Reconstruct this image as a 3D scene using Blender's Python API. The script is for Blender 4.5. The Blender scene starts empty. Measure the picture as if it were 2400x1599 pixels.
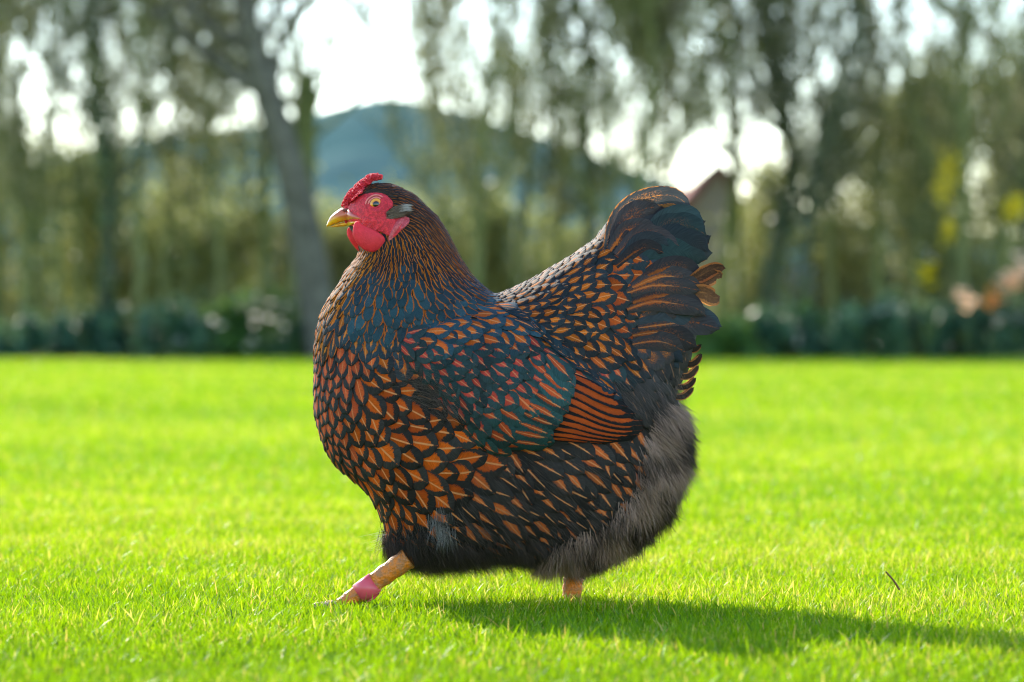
import bpy, math, random
import numpy as np
from mathutils import Vector, Matrix
from mathutils.bvhtree import BVHTree
random.seed(7); rng = np.random.default_rng(11)
SC = bpy.context.scene; COL = SC.collection

# ------------------------------------------------------------------ camera, world, sun, exposure
S = 0.00045            # metres per photo pixel (2400 wide) in the hen's plane (y = 0)
CD = 4.0               # camera distance to that plane
GZ = 0.018             # grass tip height: the lawn soil is z = 0
CAMH = (1395-780)*S + GZ
cam_d = bpy.data.cameras.new('camera'); cam = bpy.data.objects.new('camera', cam_d); COL.objects.link(cam)
cam.location = (0, -CD, CAMH)
cam.rotation_euler = (math.pi/2 - (799.5-780)*S/CD, 0, 0)
cam_d.sensor_width = 36; cam_d.lens = 36*CD/(2400*S)
cam_d.clip_start = 0.05; cam_d.clip_end = 2000
cam_d.dof.use_dof = True; cam_d.dof.focus_distance = CD-0.04
cam_d.dof.aperture_fstop = cam_d.lens/19.5
SC.camera = cam
SUN = Vector((-0.84, 1.62, 1.0)).normalized()
sun_d = bpy.data.lights.new('sun', 'SUN'); sun = bpy.data.objects.new('sun', sun_d); COL.objects.link(sun)
sun_d.energy = 3.0; sun_d.angle = math.radians(0.53); sun_d.color = (1.0, 0.93, 0.80)
sun.rotation_euler = SUN.to_track_quat('Z', 'Y').to_euler()
sun.location = (-3, 5, 4)
W = bpy.data.worlds.new("World"); SC.world = W; W.use_nodes = True
nt = W.node_tree
sky = nt.nodes.new('ShaderNodeTexSky'); sky.sky_type = 'NISHITA'; sky.sun_disc = False
sky.sun_elevation = math.asin(SUN.z); sky.sun_rotation = math.atan2(SUN.x, SUN.y)
sky.air_density = 1.0; sky.dust_density = 0.2; sky.ozone_density = 2.0
nt.nodes['Background'].inputs[1].default_value = 0.15
nt.links.new(sky.outputs[0], nt.nodes['Background'].inputs[0])
SC.view_settings.view_transform = 'Standard'; SC.view_settings.look = 'None'
SC.view_settings.exposure = 1.80; SC.view_settings.gamma = 1
SC.render.engine = 'CYCLES'
SC.cycles.use_denoising = True
SC.cycles.max_bounces = 7; SC.cycles.transparent_max_bounces = 8
SC.cycles.sample_clamp_indirect = 6; SC.cycles.filter_width = 1.05

# ------------------------------------------------------------------ helpers
def tag(o, label=None, cat=None, group=None, kind=None):
    if label: o['label'] = label
    if cat: o['category'] = cat
    if group: o['group'] = group
    if kind: o['kind'] = kind
    return o
def empty(name, loc=(0,0,0)):
    o = bpy.data.objects.new(name, None); COL.objects.link(o); o.location = loc
    o.empty_display_size = 0.1
    return o
def link(name, me, mats, parent=None, smooth=True):
    if not isinstance(mats, (list, tuple)): mats = [mats]
    for m in mats: me.materials.append(m)
    if smooth: me.shade_smooth()
    o = bpy.data.objects.new(name, me); COL.objects.link(o)
    if parent: o.parent = parent
    return o
def mesh_np(name, verts, faces, attrs=None):
    """verts (n,3); faces (m,k) array of one k, or list of lists"""
    me = bpy.data.meshes.new(name)
    verts = np.asarray(verts, dtype=np.float32)
    if isinstance(faces, np.ndarray):
        m, k = faces.shape
        me.vertices.add(len(verts)); me.vertices.foreach_set('co', verts.ravel())
        me.loops.add(m*k); me.loops.foreach_set('vertex_index', faces.astype(np.int32).ravel())
        me.polygons.add(m); me.polygons.foreach_set('loop_start', np.arange(0, m*k, k, dtype=np.int32))
        try: me.polygons.foreach_set('loop_total', np.full(m, k, dtype=np.int32))
        except Exception: pass
        me.update(calc_edges=True)
    else:
        me.from_pydata([tuple(map(float, v)) for v in verts], [], faces)
    if attrs:
        for nm, arr in attrs.items():
            arr = np.asarray(arr, dtype=np.float32)
            if arr.ndim == 1:
                a = me.attributes.new(nm, 'FLOAT', 'POINT'); a.data.foreach_set('value', arr)
            elif arr.shape[1] == 3:
                a = me.attributes.new(nm, 'FLOAT_VECTOR', 'POINT'); a.data.foreach_set('vector', arr.ravel())
    me.validate()
    return me
class MB:
    """collects pieces of one mesh"""
    def __init__(s): s.v = []; s.f = []; s.a = {}; s.n = 0
    def add(s, v, f, **a):
        v = np.asarray(v, float)
        s.v.append(v); s.f.append(np.asarray(f)+s.n); s.n += len(v)
        for k, x in a.items():
            x = np.asarray(x, float)
            if x.ndim == 0: x = np.full(len(v), float(x))
            elif x.ndim == 1 and len(x) == 3 and len(v) != 3: x = np.tile(x, (len(v), 1))
            s.a.setdefault(k, []).append(x)
    def mesh(s, name):
        k = {f.shape[1] for f in s.f}
        V = np.concatenate(s.v); at = {q: np.concatenate(x) for q, x in s.a.items()}
        if len(k) == 1: return mesh_np(name, V, np.concatenate(s.f), at)
        fl = []
        for f in s.f: fl += f.tolist()
        return mesh_np(name, V, fl, at)
def wpt(px, py, y=0.0):
    """the point at depth y seen at photo pixel (px, py)"""
    k = (CD+y)/CD
    return Vector(((px-1200)*S*k, y, CAMH + (780-py)*S*k))
def to_px(p):
    k = CD/(CD+p[1])
    return 1200 + p[0]*k/S, 780 - (p[2]-CAMH)*k/S
def catmull(P, n=8, closed=True):
    P = np.asarray(P, float); N = len(P); out = []
    rngi = range(N) if closed else range(N-1)
    for i in rngi:
        if closed: p0, p1, p2, p3 = P[i-1], P[i], P[(i+1) % N], P[(i+2) % N]
        else: p0, p1, p2, p3 = P[max(i-1, 0)], P[i], P[i+1], P[min(i+2, N-1)]
        for t in np.linspace(0, 1, n, endpoint=False):
            out.append(0.5*((2*p1)+(-p0+p2)*t+(2*p0-5*p1+4*p2-p3)*t*t+(-p0+3*p1-3*p2+p3)*t**3))
    if not closed: out.append(P[-1])
    return np.array(out)
def inside(poly, X, Y):
    poly = np.asarray(poly); r = np.zeros(X.shape, bool); n = len(poly)
    for i in range(n):
        x1, y1 = poly[i]; x2, y2 = poly[(i+1) % n]
        if y1 == y2: continue
        c = ((y1 > Y) != (y2 > Y)) & (X < (x2-x1)*(Y-y1)/(y2-y1)+x1)
        r ^= c
    return r
def nearest_on(poly, p):
    a = poly; b = np.roll(poly, -1, axis=0); ab = b-a
    t = np.clip(((p-a)*ab).sum(1)/np.maximum((ab**2).sum(1), 1e-9), 0, 1)
    q = a+ab*t[:, None]; i = ((q-p)**2).sum(1).argmin()
    return q[i]
def poisson(mask, step, iters):
    u = np.zeros(mask.shape); om = 1.96 if max(mask.shape) > 120 else 1.9
    I, J = np.indices(mask.shape); red = ((I+J) % 2 == 0) & mask; blk = ((I+J) % 2 == 1) & mask
    for _ in range(iters):
        for m in (red, blk):
            nb = np.zeros_like(u)
            nb[1:-1, 1:-1] = u[:-2, 1:-1]+u[2:, 1:-1]+u[1:-1, :-2]+u[1:-1, 2:]
            nw = (nb+4*step*step)/4.0
            u = np.where(m, u+om*(nw-u), u)
    return np.maximum(u, 0)       # disc: u = R^2-r^2
def inflate(poly, step, kfun, extra=None, iters=500):
    """closed two-sided skin over a photo-pixel outline. returns px verts (x, y, h) near/far with faces"""
    poly = np.asarray(poly, float)
    x0, y0 = poly.min(0)-2*step; x1, y1 = poly.max(0)+2*step
    xs = np.arange(x0, x1, step); ys = np.arange(y0, y1, step)
    X, Y = np.meshgrid(xs, ys); M = inside(poly, X, Y)
    M[0] = M[-1] = False; M[:, 0] = M[:, -1] = False
    H = np.sqrt(poisson(M, step, iters))*kfun(X, Y)
    if extra is not None: H = H + extra(X, Y)*M
    ny, nx = M.shape; idn = -np.ones(M.shape, int); idf = -np.ones(M.shape, int); V = []
    for j in range(ny-1):
        for i in range(nx-1):
            q = [(j, i), (j, i+1), (j+1, i+1), (j+1, i)]
            if not any(M[a] for a in q): continue
            for a in q:
                if idn[a] < 0:
                    if M[a]:
                        idn[a] = len(V); V.append((X[a], Y[a], H[a])); idf[a] = len(V); V.append((X[a], Y[a], -H[a]))
                    else:
                        s = nearest_on(poly, np.array([X[a], Y[a]])); idn[a] = idf[a] = len(V); V.append((s[0], s[1], 0))
    F = []
    for j in range(ny-1):
        for i in range(nx-1):
            q = [(j, i), (j, i+1), (j+1, i+1), (j+1, i)]
            if not any(M[a] for a in q): continue
            F.append([idn[a] for a in reversed(q)]); F.append([idf[a] for a in q])
    return np.array(V), np.array(F)
def relax(V, F, n, lam=0.5):
    V = V.copy(); E = set()
    for f in F:
        for a, b in zip(f, np.roll(f, -1)):
            if a != b: E.add((min(a, b), max(a, b)))
    E = np.array(list(E)); deg = np.bincount(E.ravel(), minlength=len(V))[:, None]
    for _ in range(n):
        s = np.zeros_like(V); np.add.at(s, E[:, 0], V[E[:, 1]]); np.add.at(s, E[:, 1], V[E[:, 0]])
        V = V + lam*(s/np.maximum(deg, 1)-V)
    return V

# ------------------------------------------------------------------ material helpers
class NT:
    def __init__(s, name, rough=0.6):
        s.m = bpy.data.materials.new(name); s.m.use_nodes = True; s.t = s.m.node_tree
        s.b = s.t.nodes['Principled BSDF']; s.out = s.t.nodes['Material Output']
        s.b.inputs['Roughness'].default_value = rough
    def n(s, typ, **kw):
        nd = s.t.nodes.new(typ)
        for k, v in kw.items(): setattr(nd, k, v)
        return nd
    def put(s, sock, v):
        if isinstance(v, (int, float)): sock.default_value = v
        elif isinstance(v, (tuple, list)):
            sock.default_value = tuple(v) if len(v) == len(sock.default_value) else tuple(v)+(1,)
        else: s.t.links.new(v, sock)
    def math(s, op, a, b=None, c=None, clamp=False):
        nd = s.n('ShaderNodeMath', operation=op); nd.use_clamp = clamp
        s.put(nd.inputs[0], a)
        if b is not None: s.put(nd.inputs[1], b)
        if c is not None: s.put(nd.inputs[2], c)
        return nd.outputs[0]
    def mix(s, f, a, b, blend='MIX'):
        nd = s.n('ShaderNodeMix', data_type='RGBA', blend_type=blend)
        s.put(nd.inputs[0], f); s.put(nd.inputs[6], a); s.put(nd.inputs[7], b)
        return nd.outputs[2]
    def ramp(s, f, stops, interp='LINEAR'):
        nd = s.n('ShaderNodeValToRGB'); r = nd.color_ramp; r.interpolation = interp
        while len(r.elements) > 1: r.elements.remove(r.elements[0])
        r.elements[0].position = stops[0][0]; r.elements[0].color = tuple(stops[0][1])+(1,)
        for p, c in stops[1:]:
            e = r.elements.new(p); e.color = tuple(c)+(1,)
        s.put(nd.inputs[0], f); return nd.outputs[0]
    def smooth(s, x, a, b):
        nd = s.n('ShaderNodeMapRange', interpolation_type='SMOOTHSTEP'); s.put(nd.inputs[0], x)
        s.put(nd.inputs[1], a); s.put(nd.inputs[2], b); return nd.outputs[0]
    def attr(s, name): return s.n('ShaderNodeAttribute', attribute_name=name)
    def noise(s, scale, detail=3, vec=None, rough=0.5):
        nd = s.n('ShaderNodeTexNoise'); nd.inputs['Scale'].default_value = scale
        nd.inputs['Detail'].default_value = detail; nd.inputs['Roughness'].default_value = rough
        if vec is not None: s.put(nd.inputs['Vector'], vec)
        return nd.outputs[0]
    def pos(s): return s.n('ShaderNodeNewGeometry').outputs['Position']
    def obj(s): return s.n('ShaderNodeTexCoord').outputs['Object']
    def bump(s, h, strength=0.3, dist=0.001):
        nd = s.n('ShaderNodeBump'); nd.inputs['Strength'].default_value = strength; nd.inputs['Distance'].default_value = dist
        s.put(nd.inputs['Height'], h); s.t.links.new(nd.outputs[0], s.b.inputs['Normal']); return nd.outputs[0]
    def translucent(s, col, fac):
        tr = s.n('ShaderNodeBsdfTranslucent'); s.put(tr.inputs[0], col)
        mx = s.n('ShaderNodeMixShader'); s.put(mx.inputs[0], fac)
        s.t.links.new(s.b.outputs[0], mx.inputs[1]); s.t.links.new(tr.outputs[0], mx.inputs[2])
        s.t.links.new(mx.outputs[0], s.out.inputs[0])
    def base(s, c): s.put(s.b.inputs['Base Color'], c)
    def set(s, **k):
        for a, v in k.items(): s.put(s.b.inputs[a.replace('_', ' ')], v)

def feather_material():
    N = NT('feather', 0.5)
    uv = N.n('ShaderNodeSeparateXYZ'); N.put(uv.inputs[0], N.attr('fuv').outputs['Vector'])
    u, v, r = uv.outputs
    pa = N.n('ShaderNodeSeparateXYZ'); N.put(pa.inputs[0], N.attr('fpa').outputs['Vector'])   # orange half width, orange end, edge width
    ow, oe, ed = pa.outputs
    qa = N.n('ShaderNodeSeparateXYZ'); N.put(qa.inputs[0], N.attr('fqa').outputs['Vector'])   # stipple, shaft, straight
    st, sh, strt = qa.outputs
    dark = N.attr('fdk').outputs['Color']; oran = N.attr('for').outputs['Color']
    nz = N.noise(330, 3, N.pos()); nzc = N.math('SUBTRACT', nz, 0.5)
    au = N.math('ABSOLUTE', u)
    barb = N.n('ShaderNodeCombineXYZ'); N.put(barb.inputs[0], N.math('MULTIPLY', u, 1.6))
    N.put(barb.inputs[1], N.math('MULTIPLY', N.math('SUBTRACT', v, N.math('MULTIPLY', au, 0.22)), 42)); N.put(barb.inputs[2], N.math('MULTIPLY', r, 40))
    bn = N.noise(1.0, 3, barb.outputs[0]); bnc = N.math('SUBTRACT', bn, 0.5)
    aun = N.math('ADD', au, N.math('ADD', N.math('MULTIPLY', nzc, 0.22), N.math('MULTIPLY', bnc, 0.50)))
    vn = N.math('ADD', v, N.math('ADD', N.math('MULTIPLY', nzc, 0.08), N.math('MULTIPLY', bnc, 0.05)))
    # centre patch
    t = N.math('DIVIDE', vn, N.math('MAXIMUM', oe, 0.01), clamp=True)
    prof = N.math('SUBTRACT', 1.0, N.math('POWER', t, N.math('ADD', 4.2, N.math('MULTIPLY', strt, 12.0))))
    wv = N.math('MULTIPLY', ow, prof)
    cm = N.smooth(N.math('SUBTRACT', wv, aun), -0.06, 0.09)
    cm = N.math('MULTIPLY', cm, N.smooth(ow, 0.02, 0.12))
    # fringe
    em = N.math('MULTIPLY', N.smooth(N.math('ADD', aun, ed), 0.96, 1.04), N.smooth(ed, 0.01, 0.06))
    em = N.math('MULTIPLY', em, N.smooth(vn, 1.0, 0.86))
    # stipple
    nz2 = N.noise(900, 2, N.pos())
    sm = N.math('MULTIPLY', N.smooth(nz2, 0.50, 0.58), N.smooth(N.math('SUBTRACT', 0.72, au), 0.0, 0.4))
    sm = N.math('MULTIPLY', sm, N.smooth(vn, 0.80, 0.62))
    stm = N.math('MULTIPLY', sm, st)
    cm2 = N.math('MULTIPLY', cm, N.math('SUBTRACT', 1.0, N.math('MULTIPLY', st, N.math('SUBTRACT', 1.0, sm))))
    om = N.math('MAXIMUM', N.math('MAXIMUM', cm2, em), stm)
    # colours
    bright = N.math('ADD', 0.35, N.math('MULTIPLY', bn, 1.3))
    big = N.noise(26, 2, N.pos())
    dk = N.mix(N.math('MULTIPLY', N.smooth(big, 0.4, 0.7), 0.35), dark, (0.035, 0.024, 0.020))
    dk = N.mix(1.0, dk, N.n('ShaderNodeCombineColor').outputs[0], 'MIX') if False else dk
    rr = N.math('ADD', 0.65, N.math('MULTIPLY', r, 0.7))
    oc = N.n('ShaderNodeVectorMath', operation='SCALE'); N.put(oc.inputs[0], oran); N.put(oc.inputs['Scale'], N.math('MULTIPLY', N.math('MULTIPLY', rr, .98), bright))
    oc2 = N.mix(N.math('MULTIPLY', N.smooth(big, 0.45, 0.75), 0.25), oc.outputs[0], (0.50, 0.045, 0.035))
    oc2 = N.mix(N.math('MULTIPLY', N.smooth(au, .25, .8), .45), oc2, (0.26, 0.035, 0.012))
    dc = N.n('ShaderNodeVectorMath', operation='SCALE'); N.put(dc.inputs[0], dk); N.put(dc.inputs['Scale'], N.math('MULTIPLY', bright, rr))
    c = N.mix(om, dc.outputs[0], oc2)
    # shaft
    sv = N.math('MULTIPLY', N.smooth(N.math('SUBTRACT', N.math('SUBTRACT', 0.070, N.math('MULTIPLY', st, .10)), N.math('ABSOLUTE', u)), -0.02, 0.03), N.smooth(N.math('SUBTRACT', N.math('ADD', oe, 0.03), v), -0.01, 0.03))
    sv = N.math('MULTIPLY', sv, sh)
    c = N.mix(N.math('MULTIPLY', sv, 0.85), c, (0.80, 0.34, 0.13))
    N.base(c)
    N.set(Roughness=0.64, IOR=1.32); N.put(N.b.inputs['Specular IOR Level'], N.math('SUBTRACT', .30, N.math('MULTIPLY', om, .20)))
    N.bump(bn, 0.6, 0.0008)
    tc = N.n('ShaderNodeVectorMath', operation='SCALE'); N.put(tc.inputs[0], c); N.put(tc.inputs['Scale'], 1.3)
    tcm = N.mix(om, tc.outputs[0], N.mix(0.5, tc.outputs[0], (0.85, 0.42, 0.08)))
    N.translucent(tcm, 0.30)
    return N.m
M_FEATHER = feather_material()

def strand_material(name, c1, c2, tr=0.25):
    N = NT(name, 0.6)
    a = N.attr('sr').outputs['Fac']
    c = N.mix(a, c1, c2); N.base(c); N.b.inputs['Specular IOR Level'].default_value = 0.25
    N.translucent(N.mix(0.5, c, (0.5, 0.4, 0.33)), tr); return N.m
M_FLUFF = strand_material('grey down', (0.032, 0.020, 0.016), (0.56, 0.36, 0.28), 0.22)
M_DARKDOWN = strand_material('dark down', (0.02, 0.017, 0.015), (0.22, 0.155, 0.125), 0.15)
M_WHITEDOWN = strand_material('pale down', (0.12, 0.11, 0.10), (0.60, 0.55, 0.52), 0.25)
M_EARDOWN = strand_material('ear down', (0.03, 0.024, 0.02), (0.34, 0.24, 0.17), 0.2)

def skin_material(name, col, col2, scale=900, bump=0.6, tr=0.12, rough=0.5):
    N = NT(name, rough)
    vo = N.n('ShaderNodeTexVoronoi'); vo.inputs['Scale'].default_value = scale; N.put(vo.inputs['Vector'], N.pos())
    nz = N.noise(300, 4, N.pos(), .7)
    f = N.math('MULTIPLY', N.smooth(vo.outputs['Distance'], 0.0, 0.6), 0.5)
    f = N.math('ADD', f, N.math('MULTIPLY', N.smooth(nz, 0.35, 0.65), 0.6), clamp=True)
    c = N.mix(f, col, col2); N.base(c)
    N.bump(N.math('SUBTRACT', 1.0, vo.outputs['Distance']), bump, 0.0007)
    N.b.inputs['Subsurface Weight'].default_value = 0.35
    N.b.inputs['Subsurface Radius'].default_value = (1.0, 0.25, 0.15); N.b.inputs['Subsurface Scale'].default_value = 0.003
    N.translucent((0.9, 0.10, 0.04), tr); return N.m
M_FACE = skin_material('red face skin', (1.0, 0.035, 0.05), (0.45, 0.008, 0.012), 750, 1.0, 0.05, .6)
M_COMB = skin_material('comb skin', (0.95, 0.06, 0.09), (0.75, 0.015, 0.03), 700, 0.7, 0.25, .6)
M_WATTLE = skin_material('wattle skin', (0.85, 0.04, 0.06), (0.68, 0.02, 0.035), 800, 0.6, 0.22, 0.6)
M_LOBE = skin_material('lobe skin', (0.75, 0.14, 0.15), (0.42, 0.04, 0.05), 500, 0.4, 0.12)

# ------------------------------------------------------------------ hen: outlines (photo pixels)
D = 1.02
def dpx(L): return np.array(L, float)*D
OUT = dpx([(845,428),(880,420),(915,430),(948,446),(980,475),(1008,505),(1034,545),(1055,588),(1078,625),(1105,655),(1138,677),
 (1180,662),(1230,638),(1290,602),(1335,574),(1368,550),(1400,510),(1440,480),(1490,470),(1540,480),(1575,520),(1600,580),
 (1605,640),(1610,700),(1608,750),(1592,800),(1572,850),(1548,900),(1560,960),(1568,1010),(1558,1080),(1535,1140),(1500,1190),(1450,1235),
 (1390,1270),(1330,1288),(1250,1288),(1180,1280),(1110,1284),(1040,1286),(960,1288),(915,1280),(895,1250),(890,1220),(876,1180),(850,1135),
 (812,1100),(768,1062),(742,1012),(727,960),(722,900),(724,850),(727,790),(734,740),(752,696),(775,660),(797,622),(822,590),
 (825,560),(812,540),(800,520),(795,498),(797,478),(808,458),(826,440)])
OUTC = catmull(OUT, 6)
WING = dpx([(925,770),(1000,752),(1090,728),(1155,705),(1205,735),(1245,790),(1320,850),(1395,900),(1465,935),(1478,965),
 (1465,1000),(1400,1012),(1250,1020),(1170,1036),(1125,1032),(1095,1000),(1030,935),(965,860),(922,805)])
def shrink(P, y):   # outline at depth y that is seen at P
    k = (CD+y)/CD; P = np.asarray(P, float).copy()
    P[:, 0] = 1200+(P[:, 0]-1200)*k; P[:, 1] = 780+(P[:, 1]-780)*k; return P
WINGC = shrink(catmull(WING, 6), -0.09)
def ss(x, a, b):
    t = np.clip((x-a)/(b-a), 0, 1); return t*t*(3-2*t)
def kbody(X, Y):
    k = 0.60 + 0*X
    head = (1-ss(Y, 480, 720))*(1-ss(X, 1080, 1200)); k = k*(1-head)+0.66*head
    tail = ss(X, 1330, 1560)*(1-ss(Y, 760, 940)); k = k*(1-tail)+0.42*tail
    return k
step = 5.0
# wing bump
def grid_field(poly, step, it=300):
    x0, y0 = poly.min(0)-2*step; x1, y1 = poly.max(0)+2*step
    xs = np.arange(x0, x1, step); ys = np.arange(y0, y1, step); X, Y = np.meshgrid(xs, ys)
    M = inside(poly, X, Y); u = np.sqrt(poisson(M, step, it)); return xs, ys, u
def sampler(xs, ys, u):
    def f(X, Y):
        i = (X-xs[0])/(xs[1]-xs[0]); j = (Y-ys[0])/(ys[1]-ys[0])
        ok = (i >= 0) & (j >= 0) & (i < len(xs)-1.001) & (j < len(ys)-1.001)
        i = np.clip(i, 0, len(xs)-1.001); j = np.clip(j, 0, len(ys)-1.001)
        a = i.astype(int); b = j.astype(int); fi = i-a; fj = j-b
        v = u[b, a]*(1-fi)*(1-fj)+u[b, a+1]*fi*(1-fj)+u[b+1, a]*(1-fi)*fj+u[b+1, a+1]*fi*fj
        return v*ok
    return f
wf = sampler(*grid_field(WINGC, 6.0))
def body_extra(X, Y):
    e = 0.26*wf(X, Y)
    # shallow crease between thigh and breast, soft lumps
    e = e + 3.0*np.sin(X*0.021+Y*0.013)*np.sin(Y*0.019-X*0.008)
    return e
BV, BF = inflate(OUTC, step, kbody, body_extra, 700)
BV = relax(BV, BF, 3, 0.5)
def px2w(V, y0=0.0):
    return np.stack([(V[:, 0]-1200)*S, y0-V[:, 2]*S, CAMH+(780-V[:, 1])*S], 1)
BW = px2w(BV)
me = mesh_np('hen_body', BW, BF)
N = NT('hen skin and under down', 0.85); N.base(N.ramp(N.noise(60, 3, N.pos()), [(0.3, (0.008,0.008,0.008)), (0.7, (0.02,0.017,0.015))]))
M_UNDER = N.m
hen = empty('hen', (0, 0, 0))
tag(hen, 'plump black and orange laced hen with red comb and pink leg band on the lawn', 'hen')
body = link('body', me, M_UNDER, hen)
TREE = BVHTree.FromPolygons([tuple(v) for v in BW], [tuple(f) for f in BF])
CAMP = Vector((0, -CD, CAMH))
def hit(px, py):
    d = (wpt(px, py, 0)-CAMP).normalized(); r = TREE.ray_cast(CAMP, d)
    return r[0], r[1]

# ------------------------------------------------------------------ feathers on the surface
T = {  # dark rgb, orange rgb, ow, oe, edge, stipple, shaft, straight, Lmul, Wmul
 'crown': ((.034,.024,.017),(.42,.13,.02),.0,.6,.26,0,0,0, 3.8,1.10),
 'hack':  ((.016,.022,.028),(.66,.21,.012),.0,.6,.36,0,0,0, 3.9,1.00),
 'hackb': ((.022,.050,.066),(.66,.20,.015),.0,.6,.27,0,.0,0, 3.3,1.20),
 'blue':  ((.030,.078,.096),(.60,.17,.02),.0,.6,.22,0,.0,0, 2.9,1.25),
 'gold':  ((.035,.024,.012),(.80,.28,.025),.0,.6,.50,0,0,0, 3.2,1.2),
 'fore':  ((.034,.055,.068),(.62,.17,.02),.45,.80,.10,0,.5,0, 2.6,1.35),
 'breast':((.035,.040,.040),(.62,.105,.035),.76,.86,0,0,.55,0, 2.3,1.38),
 'flank': ((.036,.032,.029),(.62,.105,.010),.84,.85,0,0,.95,0, 2.15,1.45),
 'bow':   ((.026,.054,.054),(.50,.055,.04),.55,.76,0,0,.65,0, 2.4,1.45),
 'scap':  ((.028,.065,.082),(.62,.125,.02),.72,.82,0,0,.8,0, 2.3,1.42),
 'cov':   ((.026,.072,.068),(.50,.070,.02),.56,.82,0,0,.8,0, 2.3,1.35),
 'thigh': ((.038,.033,.031),(.60,.13,.03),.42,.84,0,0,.9,0, 2.5,1.4),
 'thighd':((.018,.016,.016),(.55,.11,.025),.5,.78,0,0,.5,0, 2.6,1.4),
 'dark':  ((.018,.016,.015),(.3,.1,.05),.0,.7,0,0,0,0, 2.8,1.2),
 'sadt':  ((.026,.022,.020),(.60,.20,.03),.35,.76,0,.3,.4,0, 2.5,1.35),
 'saddle':((.026,.033,.035),(.66,.15,.010),.62,.82,0,.15,.95,0, 2.4,1.38),
 'sadbig':((.030,.044,.050),(.60,.10,.008),.86,.85,0,.22,.95,0, 2.1,1.45),
 'tcov':  ((.055,.045,.042),(.58,.16,.02),.60,.78,0,.9,.8,0, 2.3,1.45),
 'udark': ((.050,.043,.040),(.50,.16,.05),.0,.7,0,0,.25,0, 2.7,1.35),
}
def C(x, y, dx, dy, sp, t): return (x*D, y*D, dx, dy, sp, t)
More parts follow.
